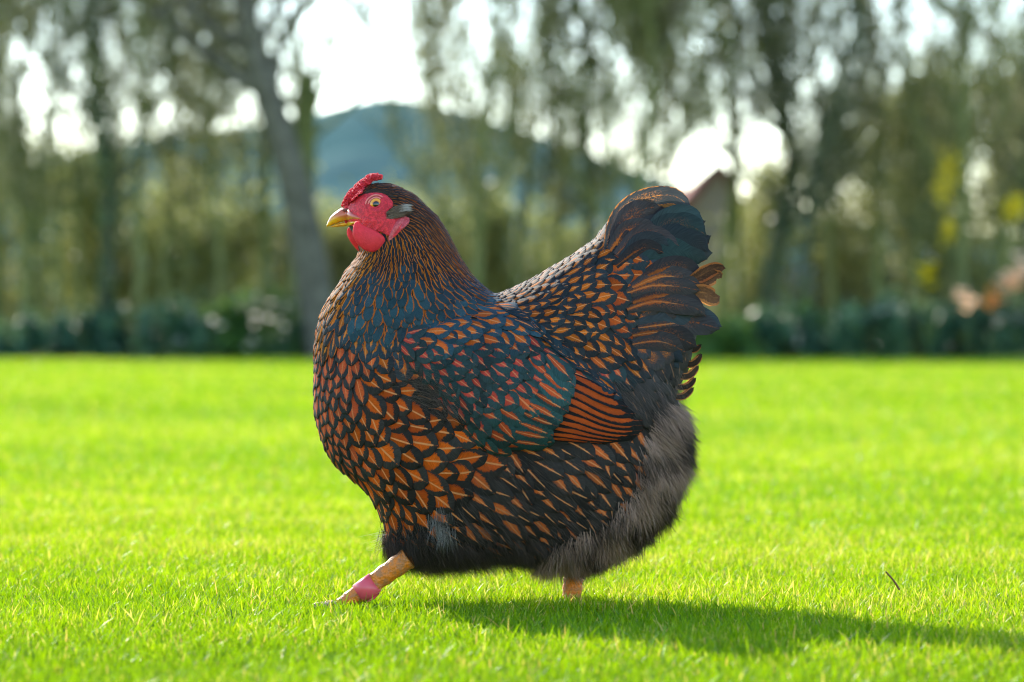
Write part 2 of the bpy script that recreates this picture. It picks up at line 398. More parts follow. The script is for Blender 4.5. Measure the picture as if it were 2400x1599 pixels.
CB = [C(870,428,1,-.1,8,'crown'),C(905,430,1,.25,8.5,'crown'),C(940,452,.85,.45,9,'crown'),C(930,500,.8,.3,9,'crown'),
 C(980,490,.72,.65,9.5,'crown'),C(975,540,.45,.85,10,'hack'),C(1020,550,.5,.87,11,'hack'),C(935,570,.15,1,10,'hack'),C(890,600,-.1,1,10,'hack'),
 C(1050,610,.5,.85,13,'hack'),C(985,610,.25,1,13,'hack'),C(930,635,.05,1,15,'hackb'),C(1030,660,.45,.88,17,'hackb'),C(1085,660,.62,.76,15,'hackb'),
 C(840,600,-.55,.8,10,'gold'),C(805,630,-.55,.85,14,'gold'),C(770,690,-.35,.95,17,'gold'),C(860,640,-.2,1,14,'hackb'),C(830,670,-.25,1,19,'hackb'),
 C(880,690,-.02,1,22,'blue'),C(950,700,.1,1,22,'blue'),C(1010,720,.25,.97,21,'blue'),C(1070,710,.5,.85,19,'blue'),C(1120,690,.75,.6,16,'blue'),
 C(830,740,-.08,1,25,'blue'),C(900,750,.05,1,23,'blue'),C(970,755,.25,1,20,'blue'),C(780,745,-.25,.98,26,'fore'),C(850,780,0,1,26,'fore'),C(910,790,.2,1,24,'fore'),
 C(735,760,-.15,1,22,'gold'),C(722,830,-.02,1,22,'breast'),C(745,870,0,1,25,'breast'),C(790,830,.05,1,28,'breast'),C(830,830,.25,1,30,'breast'),
 C(870,860,.8,.55,38,'flank'),C(855,920,.75,.6,40,'flank'),C(800,910,.25,1,31,'breast'),C(735,950,.08,1,26,'breast'),C(760,1010,.3,1,28,'breast'),
 C(920,900,1,.1,40,'flank'),C(920,970,.95,.25,42,'flank'),C(990,900,1,.1,36,'udark'),C(1000,960,1,0,42,'flank'),C(1050,1000,1,0,42,'flank'),C(830,980,.45,.9,34,'flank'),C(870,1020,.75,.65,42,'flank'),
 C(940,1040,.95,.15,44,'flank'),C(1020,1070,1,-.03,44,'flank'),C(1080,1060,1,.1,44,'flank'),C(800,1070,.5,.86,30,'breast'),C(860,1110,.55,.83,38,'flank'),
 C(930,1110,.8,.5,44,'flank'),C(1010,1130,.9,.35,44,'flank'),C(900,1160,.35,.94,34,'flank'),C(960,1170,.5,.86,36,'flank'),C(920,1220,.2,1,30,'flank'),C(970,1230,.3,1,30,'thighd'),
 C(1090,1130,.85,.55,42,'thigh'),C(1150,1080,.8,.6,38,'thigh'),C(1230,1060,.8,.6,36,'thigh'),C(1330,1050,.8,.6,36,'thigh'),C(1420,1050,.7,.75,36,'thigh'),
 C(1170,1150,.7,.7,40,'thigh'),C(1270,1130,.75,.66,40,'thigh'),C(1370,1130,.65,.75,38,'thigh'),C(1440,1120,.5,.86,34,'thigh'),C(1060,1210,.6,.8,38,'thigh'),
 C(1140,1220,.6,.8,38,'thigh'),C(1240,1210,.6,.8,38,'thigh'),C(1330,1190,.5,.86,34,'thigh'),C(1160,1270,.4,.9,32,'thighd'),C(1230,1260,.3,.95,30,'thighd'),
 C(1290,1250,.3,.95,30,'dark'),C(910,1265,.2,1,26,'dark'),C(1000,1270,.5,.8,26,'dark'),C(1070,1275,.4,.9,26,'dark'),C(1450,1200,.5,.86,28,'dark'),C(1540,1050,.7,.7,28,'dark'),
 C(1150,672,.9,-.3,15,'sadt'),C(1210,650,.88,-.46,16,'sadt'),C(1280,612,.85,-.52,17,'sadt'),C(1345,568,.8,-.6,18,'sadt'),C(1190,690,.95,-.2,20,'saddle'),
 C(1250,665,.88,-.45,23,'saddle'),C(1310,640,.85,-.5,26,'saddle'),C(1370,600,.88,-.4,28,'saddle'),C(1230,720,1,0,22,'saddle'),C(1290,700,.95,-.2,24,'saddle'),C(1350,680,.95,-.15,26,'saddle'),
 C(1270,760,1,.15,24,'saddle'),C(1340,750,1,.1,26,'saddle'),C(1250,790,.9,.4,22,'saddle'),C(1320,810,.85,.45,26,'saddle'),C(1400,640,.98,-.05,36,'sadbig'),C(1450,610,.95,.2,38,'sadbig'),C(1440,680,.85,.5,38,'sadbig'),
 C(1400,730,.85,.5,32,'sadbig'),C(1450,760,.8,.6,32,'sadbig'),C(1380,800,.8,.6,28,'saddle'),C(1340,860,.7,.7,24,'saddle'),C(1390,870,.5,.86,26,'bow'),C(1440,830,.6,.8,30,'saddle'),C(1420,560,.8,-.5,34,'tcov'),
 C(1500,640,1,.05,40,'tcov'),C(1490,720,.95,.2,38,'tcov'),C(1500,790,.8,.5,38,'tcov'),C(1470,880,.6,.8,36,'udark'),C(1540,850,.5,.86,36,'udark'),C(1520,560,1,0,40,'udark'),C(1560,740,.95,.2,40,'udark')]
CW = [C(940,790,.9,.35,24,'bow'),C(1000,775,.9,.35,28,'scap'),C(1070,760,.9,.4,32,'scap'),C(1130,750,.75,.65,34,'scap'),C(1180,760,.75,.65,32,'scap'),C(1160,725,.7,.7,24,'scap'),
 C(970,830,.8,.6,24,'bow'),C(1040,820,.85,.5,26,'bow'),C(1110,830,.8,.55,27,'bow'),C(1180,830,.75,.65,28,'bow'),C(1230,810,.65,.75,26,'bow'),
 C(1020,880,.75,.6,23,'bow'),C(1090,890,.8,.6,24,'bow'),C(1160,890,.8,.6,26,'bow'),C(1220,880,.8,.6,28,'bow'),C(1260,860,.7,.7,30,'cov'),
 C(1090,940,.75,.65,28,'bow'),C(1150,950,.8,.6,34,'cov'),C(1210,940,.85,.5,38,'cov'),C(1260,910,.8,.6,40,'cov'),C(1130,1000,.85,.4,34,'cov'),C(1200,1000,.95,.2,36,'cov'),C(1180,1025,1,-.05,30,'cov')]
def pack(Cs):
    P = np.array([(c[0], c[1]) for c in Cs]); dr = np.array([(c[2], c[3]) for c in Cs]); dr /= np.linalg.norm(dr, axis=1)[:, None]
    sp = np.array([c[4] for c in Cs]); tt = [T[c[5]] for c in Cs]
    par = np.array([list(t[0])+list(t[1])+list(t[2:]) for t in tt]); return P, dr, sp, par, [c[5] for c in Cs]
PB, PW = pack(CB), pack(CW)
def lookup(x, y, pk):
    P, dr, sp, par, nm = pk
    d2 = ((P-(x, y))**2).sum(1); w = 1/(d2+120)**2
    d = (dr*w[:, None]).sum(0); d /= np.linalg.norm(d)+1e-9
    w4 = w**1.6; w4 /= w4.sum(); w /= w.sum()
    return d, (sp*w).sum(), (par*w4[:, None]).sum(0), nm[int(d2.argmin())]
FLUFF = dpx([(1480,985),(1530,930),(1560,950),(1580,1000),(1575,1080),(1540,1160),(1480,1220),(1400,1275),(1330,1292),(1250,1292),(1270,1262),(1330,1225),(1390,1190),(1430,1150),(1470,1080),(1470,1030)])
FACEP = np.array([(807,484),(820,476),(837,462),(848,456),(859,452),(885,450),(905,456),(919,470),(922,484),(912,496),(925,506),(948,505),(957,512),(954,527),(940,541),(925,556),
 (906,552),(893,545),(880,548),(868,552),(850,540),(838,532),(824,530),(808,521),(805,500)], float)
FACEC = catmull(FACEP, 4)
SEC = dpx([(1285,880),(1330,872),(1395,905),(1470,935),(1490,965),(1470,1005),(1400,1016),(1240,1022),(1235,985)])   # secondaries, built one by one
TAILX = dpx([(1405,500),(1440,440),(1545,440),(1660,600),(1660,800),(1545,800),(1525,700),(1510,620),(1440,545)])
US = np.array([-1, -.55, 0, .55, 1.0]); VS = np.array([0, .22, .42, .6, .76, .89, .97, 1.0]); WSH = np.array([.35, .62, .85, 1, .97, .76, .42, .10])
nu, nv = len(US), len(VS)
QF = np.array([[j*nu+i, j*nu+i+1, (j+1)*nu+i+1, (j+1)*nu+i] for j in range(nv-1) for i in range(nu-1)])
def surf_feather(mb, p, nrm, d3, L, Wd, par, lift0, rnd, tip=1.0, lk=0.075):
    n = nrm; t = (d3-n*d3.dot(n))
    if t.length < 1e-4: return
    t.normalize(); s = t.cross(n)
    V = np.zeros((nu*nv, 3)); fuv = np.zeros((nu*nv, 3))
    skew = random.uniform(-.12, .12)
    for j, v in enumerate(VS):
        w = WSH[j]*Wd*0.5*(1 if tip >= 1 else 1-(1-tip)*max(0, v-.45)/.55)
        c = p + t*((v-0.45)*L) + s*(skew*v*v*Wd)
        for i, u in enumerate(US):
            q = c + s*(u*w) - t*(abs(u)**2*Wd*0.06*v)
            r = TREE.find_nearest(q)
            if r[0] is None: q2 = q; nn = n
            else: q2, nn = r[0], r[1]
            h = lift0 + lk*L*v**1.3 + 0.035*Wd*(1-u*u)*(0.4+v)
            if v > .9: h -= 0.012*L*(v-.9)*10
            q3 = q2 + nn*h
            V[j*nu+i] = q3; fuv[j*nu+i] = (u, v, rnd)
    mb.add(V, QF, fuv=fuv, fdk=par[0:3], **{'for': par[3:6]}, fpa=(par[6], par[7], par[8]), fqa=(par[9], par[10], par[11]))
# candidates on near half
tri = []
for f in BF:
    tri.append((f[0], f[1], f[2])); tri.append((f[0], f[2], f[3]))
tri = np.array(tri); A, B_, C_ = BW[tri[:, 0]], BW[tri[:, 1]], BW[tri[:, 2]]
cr = np.cross(B_-A, C_-A); ar = np.linalg.norm(cr, axis=1)*.5; nearm = (A[:, 1]+B_[:, 1]+C_[:, 1])/3 <= 0.0
ar = ar*nearm
NC = 42000
ti = rng.choice(len(tri), NC, p=ar/ar.sum()); r1 = np.sqrt(rng.random(NC)); r2 = rng.random(NC)
PTS = A[ti]*(1-r1)[:, None]+B_[ti]*(r1*(1-r2))[:, None]+C_[ti]*(r1*r2)[:, None]
NRM = cr[ti]/np.maximum(np.linalg.norm(cr[ti], axis=1), 1e-12)[:, None]
pxs = 1200+PTS[:, 0]*CD/(CD+PTS[:, 1])/S; pys = 780-(PTS[:, 2]-CAMH)*CD/(CD+PTS[:, 1])/S
inw = inside(catmull(WING, 6), pxs, pys); infl = inside(catmull(FLUFF, 4), pxs, pys); infa = inside(FACEC, pxs, pys); insec = inside(SEC, pxs, pys); intl = inside(TAILX, pxs, pys)
cell = {}; cs = 0.012
reg = {}
def put_feathers():
    k = 0
    for i in range(NC):
        if infl[i] or infa[i] or insec[i] or intl[i]: continue
        # bare beak root / throat
        if pxs[i] < 835 and 470 < pys[i] < 560: continue
        p = PTS[i]; w = inw[i]; pk = PW if w else PB
        d, sp, par, nm = lookup(pxs[i], pys[i], pk)
        r = sp*S*0.86*random.uniform(.85, 1.15)
        key = (int(p[0]//cs), int(p[1]//cs), int(p[2]//cs)); ok = True
        R = int(math.ceil(r/cs))
        for a in range(-R, R+1):
            for b in range(-R, R+1):
                for c in range(-R, R+1):
                    for q in cell.get((key[0]+a, key[1]+b, key[2]+c), ()):
                        if (q[0]-p[0])**2+(q[1]-p[1])**2+(q[2]-p[2])**2 < r*r: ok = False; break
                    if not ok: break
                if not ok: break
            if not ok: break
        if not ok: continue
        cell.setdefault(key, []).append(p)
        n = Vector(NRM[i]); 
        a = random.gauss(0, .17 if sp > 14 else .08); d = (d[0]*math.cos(a)-d[1]*math.sin(a), d[0]*math.sin(a)+d[1]*math.cos(a))
        d3 = Vector((d[0], 0.0, -d[1]))
        L = sp*par[12]*S*random.uniform(.85, 1.2); Wd = sp*par[13]*S*random.uniform(.82, 1.2)
        par = par.copy(); par[6] *= random.uniform(.75, 1.15); par[7] += random.uniform(-.05, .03)
        if nm in ('bow',) : par[6] *= random.uniform(.6, 1.3)
        if nm in ('thigh', 'udark', 'thighd') and random.random() < .3: par[6] *= .25
        g = 'wing' if w else 'undertail_plumage' if nm == 'udark' and pxs[i] > 1350 else ('hackle' if nm in ('crown','hack','hackb','blue','gold') else ('breast_plumage' if nm in ('fore','breast','flank') else ('saddle_plumage' if nm in ('sadt','saddle','sadbig','tcov','bow') else 'thigh_plumage')))
        mb = reg.setdefault(g, MB())
        surf_feather(mb, Vector(p), n, d3, L, Wd, par, 0.0004+(0.0012 if w else 0)+random.uniform(0, .0006), random.random(), tip=.7 if nm in ('thigh','hack') else 1.0)
        k += 1
    return k
print('surface feathers', put_feathers())

def ribbon(mb, path, nrm, width, par, rnd, camber=.12, nseg=14, wprof=None, shift=0.0, mirror=False):
    """one long feather along a 3D path; nrm = facing normal(s)"""
    P = catmull(np.array([tuple(p) for p in path]), 8, closed=False)
    t = np.linspace(0, 1, nseg)
    s = np.concatenate([[0], np.cumsum(np.linalg.norm(np.diff(P, axis=0), axis=1))]); s /= s[-1]
    Q = np.stack([np.interp(t, s, P[:, k]) for k in range(3)], 1)
    Tn = np.gradient(Q, axis=0); Tn /= np.linalg.norm(Tn, axis=1)[:, None]
    n = np.array(nrm, float); nn = np.tile(n/np.linalg.norm(n), (nseg, 1)) if n.ndim == 1 else np.stack([np.interp(t, np.linspace(0, 1, len(n)), n[:, k]) for k in range(3)], 1)
    sd = np.cross(Tn, nn); sd /= np.linalg.norm(sd, axis=1)[:, None]; nn = np.cross(sd, Tn)
    uu = np.array([-1, -.7, -.35, 0, .35, .7, 1.0]); m = len(uu)
    V = []; fuv = []
    ripple = random.uniform(0, 6)
    for j in range(nseg):
        v = t[j]; w = width*.5*((.45+.55*min(1, v/.45)) if v < .6 else math.sqrt(max(0.004, 1-((v-.6)/.4)**2.6)))
        for u in uu:
            q = Q[j]+sd[j]*(u*w+shift*w*v)+nn[j]*(camber*width*(1-u*u)-.02*width+0.012*width*math.sin(7*v+ripple+2*u))-Tn[j]*(u*u*width*.10*v)
            V.append(q); fuv.append((u, v, rnd))
    V = np.array(V); F = np.array([[j*m+i, j*m+i+1, (j+1)*m+i+1, (j+1)*m+i] for j in range(nseg-1) for i in range(m-1)])
    for mir in ((False, True) if mirror else (False,)):
        V2 = V.copy()
        if mir: V2[:, 1] *= -1
        mb.add(V2, F, fuv=np.array(fuv), fdk=par[0:3], **{'for': par[3:6]}, fpa=(par[6], par[7], par[8]), fqa=(par[9], par[10], par[11]))
def P_(dark, oran, ow=0, oe=.7, ed=0, st=0, sh=0, strt=0): return list(dark)+list(oran)+[ow, oe, ed, st, sh, strt]
# secondaries in the wing (zoom4 coordinates)
z4 = lambda x, y: (1100+x/3.92, 780+y/3.92)
SECP = [([(860,385),(1050,470),(1230,560),(1390,600)],70),([(850,450),(1100,560),(1300,640),(1440,690)],75),([(840,520),(1100,630),(1300,710),(1520,745)],80),
 ([(830,590),(1080,690),(1330,775),(1585,800)],82),([(820,660),(1080,750),(1330,822),(1600,845)],76),([(800,730),(1060,810),(1320,868),(1595,885)],70),
 ([(760,800),(1050,862),(1320,910),(1560,925)],66),([(720,860),(1020,905),(1300,942),(1520,955)],60),([(690,915),(980,942),(1250,965),(1480,975)],56),([(670,960),(950,972),(1230,985),(1430,992)],50)]
mbw = reg['wing']
for k, (pp, w) in enumerate(SECP):
    P3 = []; N3 = []
    for (x, y) in catmull(pp, 3, False):
        px, py = z4(x, y); h, n = hit(px, py)
        if h is None: h, n = wpt(px, py, -.085), Vector((0, -1, 0))
        P3.append(h); N3.append(n)
    na = sum(N3, Vector()).normalized()
    P3 = [q+na*(0.0052-0.00038*k) for q in P3]
    ribbon(mbw, P3, na, w/3.92*S*1.45, P_((.012,.012,.013), (.50,.080,.014), .60, .84, 0, .1, .0, 1.0), random.uniform(.3, .9), camber=.035, nseg=18, shift=.25)
# greater coverts over their roots
for k, (x, y, dx, dy) in enumerate([(800,330,.6,.8),(810,400,.75,.65),(800,480,.8,.6),(760,560,.8,.6),(740,640,.85,.5),(690,720,.85,.45),(640,790,.9,.4),(600,860,.9,.35),(570,920,.95,.25),(540,980,1,.1)]):
    px, py = z4(x, y); h, n = hit(px, py)
    if h is None: continue
    par = np.array(T['cov'][0]+T['cov'][1]+T['cov'][2:]); par[6] *= random.uniform(.45, .85); par[7] -= random.uniform(.0, .12)
    surf_feather(mbw, h, n, Vector((dx, 0, -dy)), 82*S, 46*S, par, .0052-.0001*k, random.random())
# saddle hackle fringe falling over the wing's upper edge
for k in range(26):
    t = k/25; x = (1165+t*235)*D; y = (712+t*190)*D+random.uniform(-8, 8)
    h, n = hit(x, y)
    if h is None: continue
    par = np.array(T['saddle'][0]+T['saddle'][1]+T['saddle'][2:]); par[6] *= random.choice([.3, 1, .8]); par[0:3] = (.02, .04, .05)
    surf_feather(reg['saddle_plumage'], h, n, Vector((.75, 0, -.65)), 52*S, 26*S, par, .004, random.random())

def hen_part(name, g, mirror=False, mat=M_FEATHER):
    me = reg[g].mesh(name); o = link(name, me, mat, hen)
    return o
def mirrored(o):
    me = o.data.copy(); n = len(me.vertices); co = np.zeros(n*3, np.float32); me.vertices.foreach_get('co', co); co = co.reshape(-1, 3); co[:, 1] *= -1
    me.vertices.foreach_set('co', co.ravel()); me.update(); return me
for g in list(reg):
    mb = reg[g]
    if g in ('wing', 'thigh_plumage', 'undertail_plumage'):
        o = link(g, mb.mesh(g), M_FEATHER, hen)
        far = mirrored(o); o2 = bpy.data.objects.new(g, far); COL.objects.link(o2); o2.parent = hen
    else:   # both sides in one plumage mesh
        V = np.concatenate(mb.v); F = np.concatenate(mb.f); V2 = V.copy(); V2[:, 1] *= -1
        at = {q: np.concatenate([np.concatenate(x)]*2) for q, x in mb.a.items()}
        me = mesh_np(g, np.concatenate([V, V2]), np.concatenate([F, F[:, ::-1]+len(V)]), at)
        link(g, me, M_FEATHER, hen)

# ------------------------------------------------------------------ tail feathers, one part each
z3 = lambda x, y: (1150+x/3.919, 430+y/3.919)
SL = (.030,.040,.045); BR = (.042,.036,.035); OR = (.42,.10,.015); GS = (.028,.048,.048)
TF = [ # path zoom3, width z, y near, params
 ([(1150,700),(1250,420),(1400,260),(1600,190),(1830,215)],150,.004,P_((.16,.07,.03),(.75,.42,.18),.9,.95,0,.3,0,1)),  # lit underside behind the sickle: sunlight put into its paler orange
 ([(1350,620),(1650,480),(1850,400),(1975,345)],170,-.014,P_(BR,OR,0,.7,.12,0,0,0)),
 ([(1400,700),(1750,560),(1940,520),(2025,480)],150,-.015,P_(SL,OR,0,.7,.15,0,0,0)),
 ([(1400,760),(1750,650),(1940,640),(2040,640)],170,-.016,P_(SL,OR,0,.7,.12,0,0,0)),
 ([(1080,650),(1110,470),(1190,300),(1330,175),(1500,118),(1690,118),(1845,225)],150,-.018,P_((.030,.034,.035),(.60,.20,.04),.35,.5,.05,1,0,0)),  # top sickle; its thin orange fringe is a sunlit edge put into colour
 ([(1150,640),(1200,430),(1290,310),(1420,235),(1560,215)],190,-.021,P_(BR,OR,.55,.72,0,1,0,0)),
 ([(1380,560),(1600,360),(1780,300),(1960,345)],190,-.022,P_(GS,OR,0,.7,0,0,0,0)),
 ([(1350,560),(1620,400),(1820,390),(1985,480)],200,-.024,P_(GS,OR,.2,.5,0,.6,0,0)),
 ([(1380,640),(1650,500),(1850,530),(2010,620)],210,-.0255,P_(SL,OR,0,.6,0,0,.0,0)),
 ([(1400,700),(1650,620),(1830,640),(1990,700)],200,-.027,P_((.028,.055,.052),OR,0,.6,0,0,.0,0)),
 ([(1100,620),(1250,440),(1400,400),(1520,400)],150,-.029,P_(BR,OR,.7,.75,0,.8,.3,0)),
 ([(1150,660),(1350,480),(1520,470),(1730,575)],135,-.031,P_((.05,.04,.04),OR,.2,.5,0,.5,0,0)),
 ([(1200,700),(1380,540),(1520,530),(1640,570)],140,-.033,P_(SL,OR,0,.6,0,0,0,0)),
 ([(1150,760),(1380,600),(1500,600),(1590,640)],130,-.034,P_(BR,OR,.3,.6,0,.4,0,0)),
 ([(1350,900),(1600,790),(1780,780),(1940,880)],180,-.030,P_(BR,OR,.6,.72,0,1,.0,0)),
 ([(1300,960),(1550,860),(1750,870),(1930,930)],170,-.033,P_(BR,OR,.75,.6,0,.8,.9,0)),
 ([(1250,1010),(1480,940),(1720,950),(1930,985)],160,-.036,P_(BR,OR,.5,.7,0,.9,.9,0)),
 ([(1300,1100),(1530,1040),(1750,1060),(1970,1190)],170,-.038,P_(BR,OR,.7,.75,0,1,.4,0)),
 ([(1250,1160),(1480,1090),(1690,1105),(1890,1150),(1975,1225)],150,-.041,P_(BR,OR,.6,.75,0,.9,.8,0)),
 ([(1350,1280),(1650,1230),(1900,1230),(2125,1320)],190,-.032,P_(SL,OR,0,.7,0,0,0,0)),
 ([(1350,1330),(1650,1290),(1850,1275),(2110,1340)],190,-.035,P_((.045,.042,.044),OR,.3,.5,0,.6,.8,0)),
 ([(1300,1400),(1520,1370),(1700,1410),(1900,1500)],190,-.039,P_(BR,OR,.6,.8,0,1,.95,0)),
 ([(1300,1480),(1500,1450),(1650,1480),(1800,1560)],160,-.041,P_(BR,OR,.3,.7,0,.6,.5,0)),
 ([(1750,940),(1930,840),(2040,790),(2135,790)],110,.030,P_((.13,.055,.03),(.45,.2,.08),.2,.8,.3,.5,0,0)),  # from here on, far feathers: backlight put into their orange-brown
 ([(1750,960),(1950,900),(2060,850),(2100,880)],110,.026,P_((.09,.04,.02),(.45,.2,.08),.2,.8,.3,.5,0,0)),
 ([(1750,1000),(1930,1010),(2030,1060),(2088,1040)],140,.028,P_((.16,.07,.035),(.5,.22,.09),.2,.8,.3,.5,0,0)),
]
for k, (pp, w, y, par) in enumerate(TF):
    n = len(pp); P3 = []
    for i, (x, yy) in enumerate(pp):
        px, py = z3(x, yy); y2 = y + (0.006 if y < 0 else -.003)*(i/(n-1))**2
        q, _n = hit(px, py)
        if y < -.017 and q is not None: y2 = min(y2, q.y*.92-.0045+(y+.02)*.22)
        P3.append(wpt(px, py, y2))
    for mir in (0, 1):
        mb = MB(); 
        random.seed(100+k)
        par2 = list(par); par2[9] *= .33; par2[10] *= .55; par2[6] *= .4 if par[9] > .3 and k > 0 else 1; par2[7] = min(par2[7], .62) if par[9] > .3 else par2[7]
        ribbon(mb, P3, (0.12, -1, 0.12) if y < .02 else (.3, -1, .5), w/3.919*S*(1.22 if y < .02 else 1.3), par2, random.random(), camber=.055, nseg=20)
        if mir: mb.v[0][:, 1] *= -1
        link('tail_feather', mb.mesh('tail_feather'), M_FEATHER, hen)
# undertail, backlit edge feathers
UT = [([(1850,120),(2050,160),(2135,105)],60,-.012),([(1850,260),(2050,290),(2140,190)],66,-.016),([(1830,380),(2010,400),(2110,300)],66,-.018),([(1800,480),(1990,500),(2085,410)],60,-.020),([(1800,570),(1960,590),(2065,500)],60,-.022),
 ([(1500,120),(1700,150),(1830,240),(1930,330)],150,-.040),([(1480,40),(1700,60),(1850,160),(1960,280)],150,-.042),([(1420,250),(1600,270),(1760,330),(1860,440)],150,-.046),([(1380,330),(1550,420),(1700,460),(1800,500)],150,-.050),([(1450,180),(1560,190),(1660,230),(1740,290)],110,-.052),
 ([(1420,470),(1560,520),(1680,570),(1760,600)],130,-.050),([(1350,180),(1430,280),(1480,400),(1480,520)],120,-.054)]
for k, (pp, w, y) in enumerate(UT):
    P3 = [wpt(*z4(*q), y) for q in pp]
    par = P_((.05,.028,.018),(.55,.22,.09),0,.7,.30) if k < 5 else P_(SL if k in (5, 6) else (.022,.019,.018), OR, .5 if k == 9 else 0, .8, 0, .2, .8 if k in (8, 9) else 0)
    for mir in (0, 1):
        mb = MB(); random.seed(200+k); ribbon(mb, P3, (.2, -1, .1), w/3.92*S, par, random.random(), camber=.12, nseg=14)
        if mir: mb.v[0][:, 1] *= -1
        link('undertail_feather', mb.mesh('undertail_feather'), M_FEATHER, hen)
random.seed(5)

# ------------------------------------------------------------------ down / fluff strands
def strands(mb, P0, D0, N0, L, wid, bend, sr, nseg=4):
    """arrays: tapering three-sided strands"""
    n = len(P0); t = np.linspace(0, 1, nseg)
    D0 = D0/np.linalg.norm(D0, axis=1)[:, None]
    s = np.cross(D0, N0); s /= np.maximum(np.linalg.norm(s, axis=1), 1e-6)[:, None]; b = np.cross(s, D0)
    V = np.zeros((n, (nseg-1)*3+1, 3))
    for j in range(nseg):
        c = P0+D0*(t[j]*L)[:, None]+bend*(t[j]**2*L)[:, None]
        if j == nseg-1: V[:, -1] = c
        else:
            w = wid*(1-t[j]*.75)
            for k in range(3):
                a = 2*math.pi*k/3; V[:, j*3+k] = c+(s*math.cos(a)+b*math.sin(a))*w[:, None]
    m = V.shape[1]; F = []
    for j in range(nseg-2):
        for k in range(3):
            a, b2, c2, d2 = j*3+k, j*3+(k+1) % 3, (j+1)*3+(k+1) % 3, (j+1)*3+k
            F += [(a, b2, c2), (a, c2, d2)]
    for k in range(3): F.append(((nseg-2)*3+k, (nseg-2)*3+(k+1) % 3, m-1))
    F = np.array(F); FF = (F[None]+(np.arange(n)*m)[:, None, None]).reshape(-1, 3)
    mb.add(V.reshape(-1, 3), FF, sr=np.repeat(sr, m))
SH_F = None
def down(mb, ntuft, nst, region, dirf, Lr, wid, spread, shade=(0, 1), stand=.25, y_any=True, root=.004, mirror=True):
    pool = np.where(region)[0]; pick = rng.choice(pool, min(ntuft, len(pool)), replace=False)
    for i in pick:
        p = PTS[i]; n = NRM[i]; d = np.array(dirf(pxs[i], pys[i])); d = np.array([d[0], 0, -d[1]])
        d = d-n*d.dot(n)*.8; d /= np.linalg.norm(d)+1e-9
        base = rng.uniform(*shade)+(SH_F(pxs[i], pys[i]) if SH_F else 0); k = nst
        L = rng.uniform(Lr[0], Lr[1], k)*S
        dv = d+n*stand*rng.uniform(.3, 1.6)+rng.normal(0, spread*.35, 3)
        dd = dv+rng.normal(0, spread, (k, 3))
        q = p-n*.001+rng.normal(0, root, (k, 3))
        bend = np.tile([0, 0, -.10], (k, 1))+np.tile(rng.normal(0, .12, 3), (k, 1))+rng.normal(0, .07, (k, 3))
        sr = np.clip(base+rng.normal(0, .18, k), 0, 1)
        nn = np.tile(n, (k, 1))
        strands(mb, q, dd, nn, L, np.full(k, wid), bend, sr)
        if mirror:
            f = np.array([1, -1, 1]); strands(mb, q*f, dd*f, nn*f, L, np.full(k, wid), bend*f, sr)
mb = MB()
FP = np.stack([pxs, pys], 1)[infl]; FC = []
while len(FC) < 17:
    q = FP[rng.integers(len(FP))]
    if all(np.hypot(*(q-c)) > 62 for c in FC): FC.append(q)
    elif rng.random() < .003: break
FC = np.array(FC)
def fdir(x, y):
    v = np.array([x-1380, y-900])
    v /= np.linalg.norm(v); a = ss(np.array(x), 1350, 1560); v = v*(.6+.4*a)+np.array([.25, .35]); v /= np.linalg.norm(v)
    c = FC[((FC-(x, y))**2).sum(1).argmin()]; w = (np.array([x, y])-c)/70; v = v+w*.55-np.array([0, 0]); return v/np.linalg.norm(v)
def fshade(x, y):  # crevice shade put into strand tone: darker at clump rims, lighter on clumps
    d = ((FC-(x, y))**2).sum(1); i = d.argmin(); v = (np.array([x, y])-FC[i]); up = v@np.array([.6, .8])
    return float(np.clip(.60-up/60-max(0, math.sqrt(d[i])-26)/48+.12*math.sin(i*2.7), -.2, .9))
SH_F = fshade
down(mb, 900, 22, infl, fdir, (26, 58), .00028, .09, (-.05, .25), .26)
edge = infl & (np.abs(PTS[:, 1]) < .03)
down(mb, 240, 20, edge, fdir, (24, 56), .00019, .14, (.0, .3), .40, mirror=True)
SH_F = None
link('rear_fluff', mb.mesh('rear_fluff'), M_FLUFF, hen, False)
mb = MB()
bel = (pys > 1235*D) & ~infl & (pxs > 890)
down(mb, 520, 16, bel, lambda x, y: (.35, 1), (22, 52), .00016, .16, (.0, .7), .35)
leg_t = inside(dpx([(880,1215),(960,1200),(1060,1240),(1060,1300),(900,1300)]), pxs, pys)
down(mb, 260, 16, leg_t, lambda x, y: (.45, .9), (28, 62), .00016, .12, (.0, .5), .3)
flk = inside(dpx([(900,840),(1000,860),(1060,920),(1000,960),(930,900)]), pxs, pys)
down(mb, 60, 12, flk, lambda x, y: (1, .1), (40, 80), .00012, .12, (.3, .9), .5)
uta = inside(dpx([(1400,860),(1560,850),(1540,930),(1470,960),(1430,920)]), pxs, pys)
down(mb, 60, 12, uta, lambda x, y: (.5, .8), (36, 80), .00014, .14, (.1, .8), .45)
thi = inside(dpx([(1080,1050),(1460,1040),(1440,1180),(1200,1280),(1000,1260)]), pxs, pys)
down(mb, 150, 9, thi, lambda x, y: (.75, .55), (36, 76), .00012, .16, (.2, .9), .55)
link('dark_down', mb.mesh('dark_down'), M_DARKDOWN, hen, False)
mb = MB()
wt = inside(dpx([(990,1165),(1025,1165),(1035,1215),(1000,1215)]), pxs, pys)
down(mb, 15, 24, wt, lambda x, y: (.12, 1), (30, 70), .00016, .12, (.0, .75), .5, mirror=False)
link('pale_down_tuft', mb.mesh('pale_down_tuft'), M_WHITEDOWN, hen, False); mb = MB()
bl = (np.abs(pxs-885*D) < 10) & (np.abs(pys-1238*D) < 10)
down(mb, 4, 12, bl, lambda x, y: (-1, .1), (30, 52), .00013, .12, (.5, 1), .6, mirror=False)
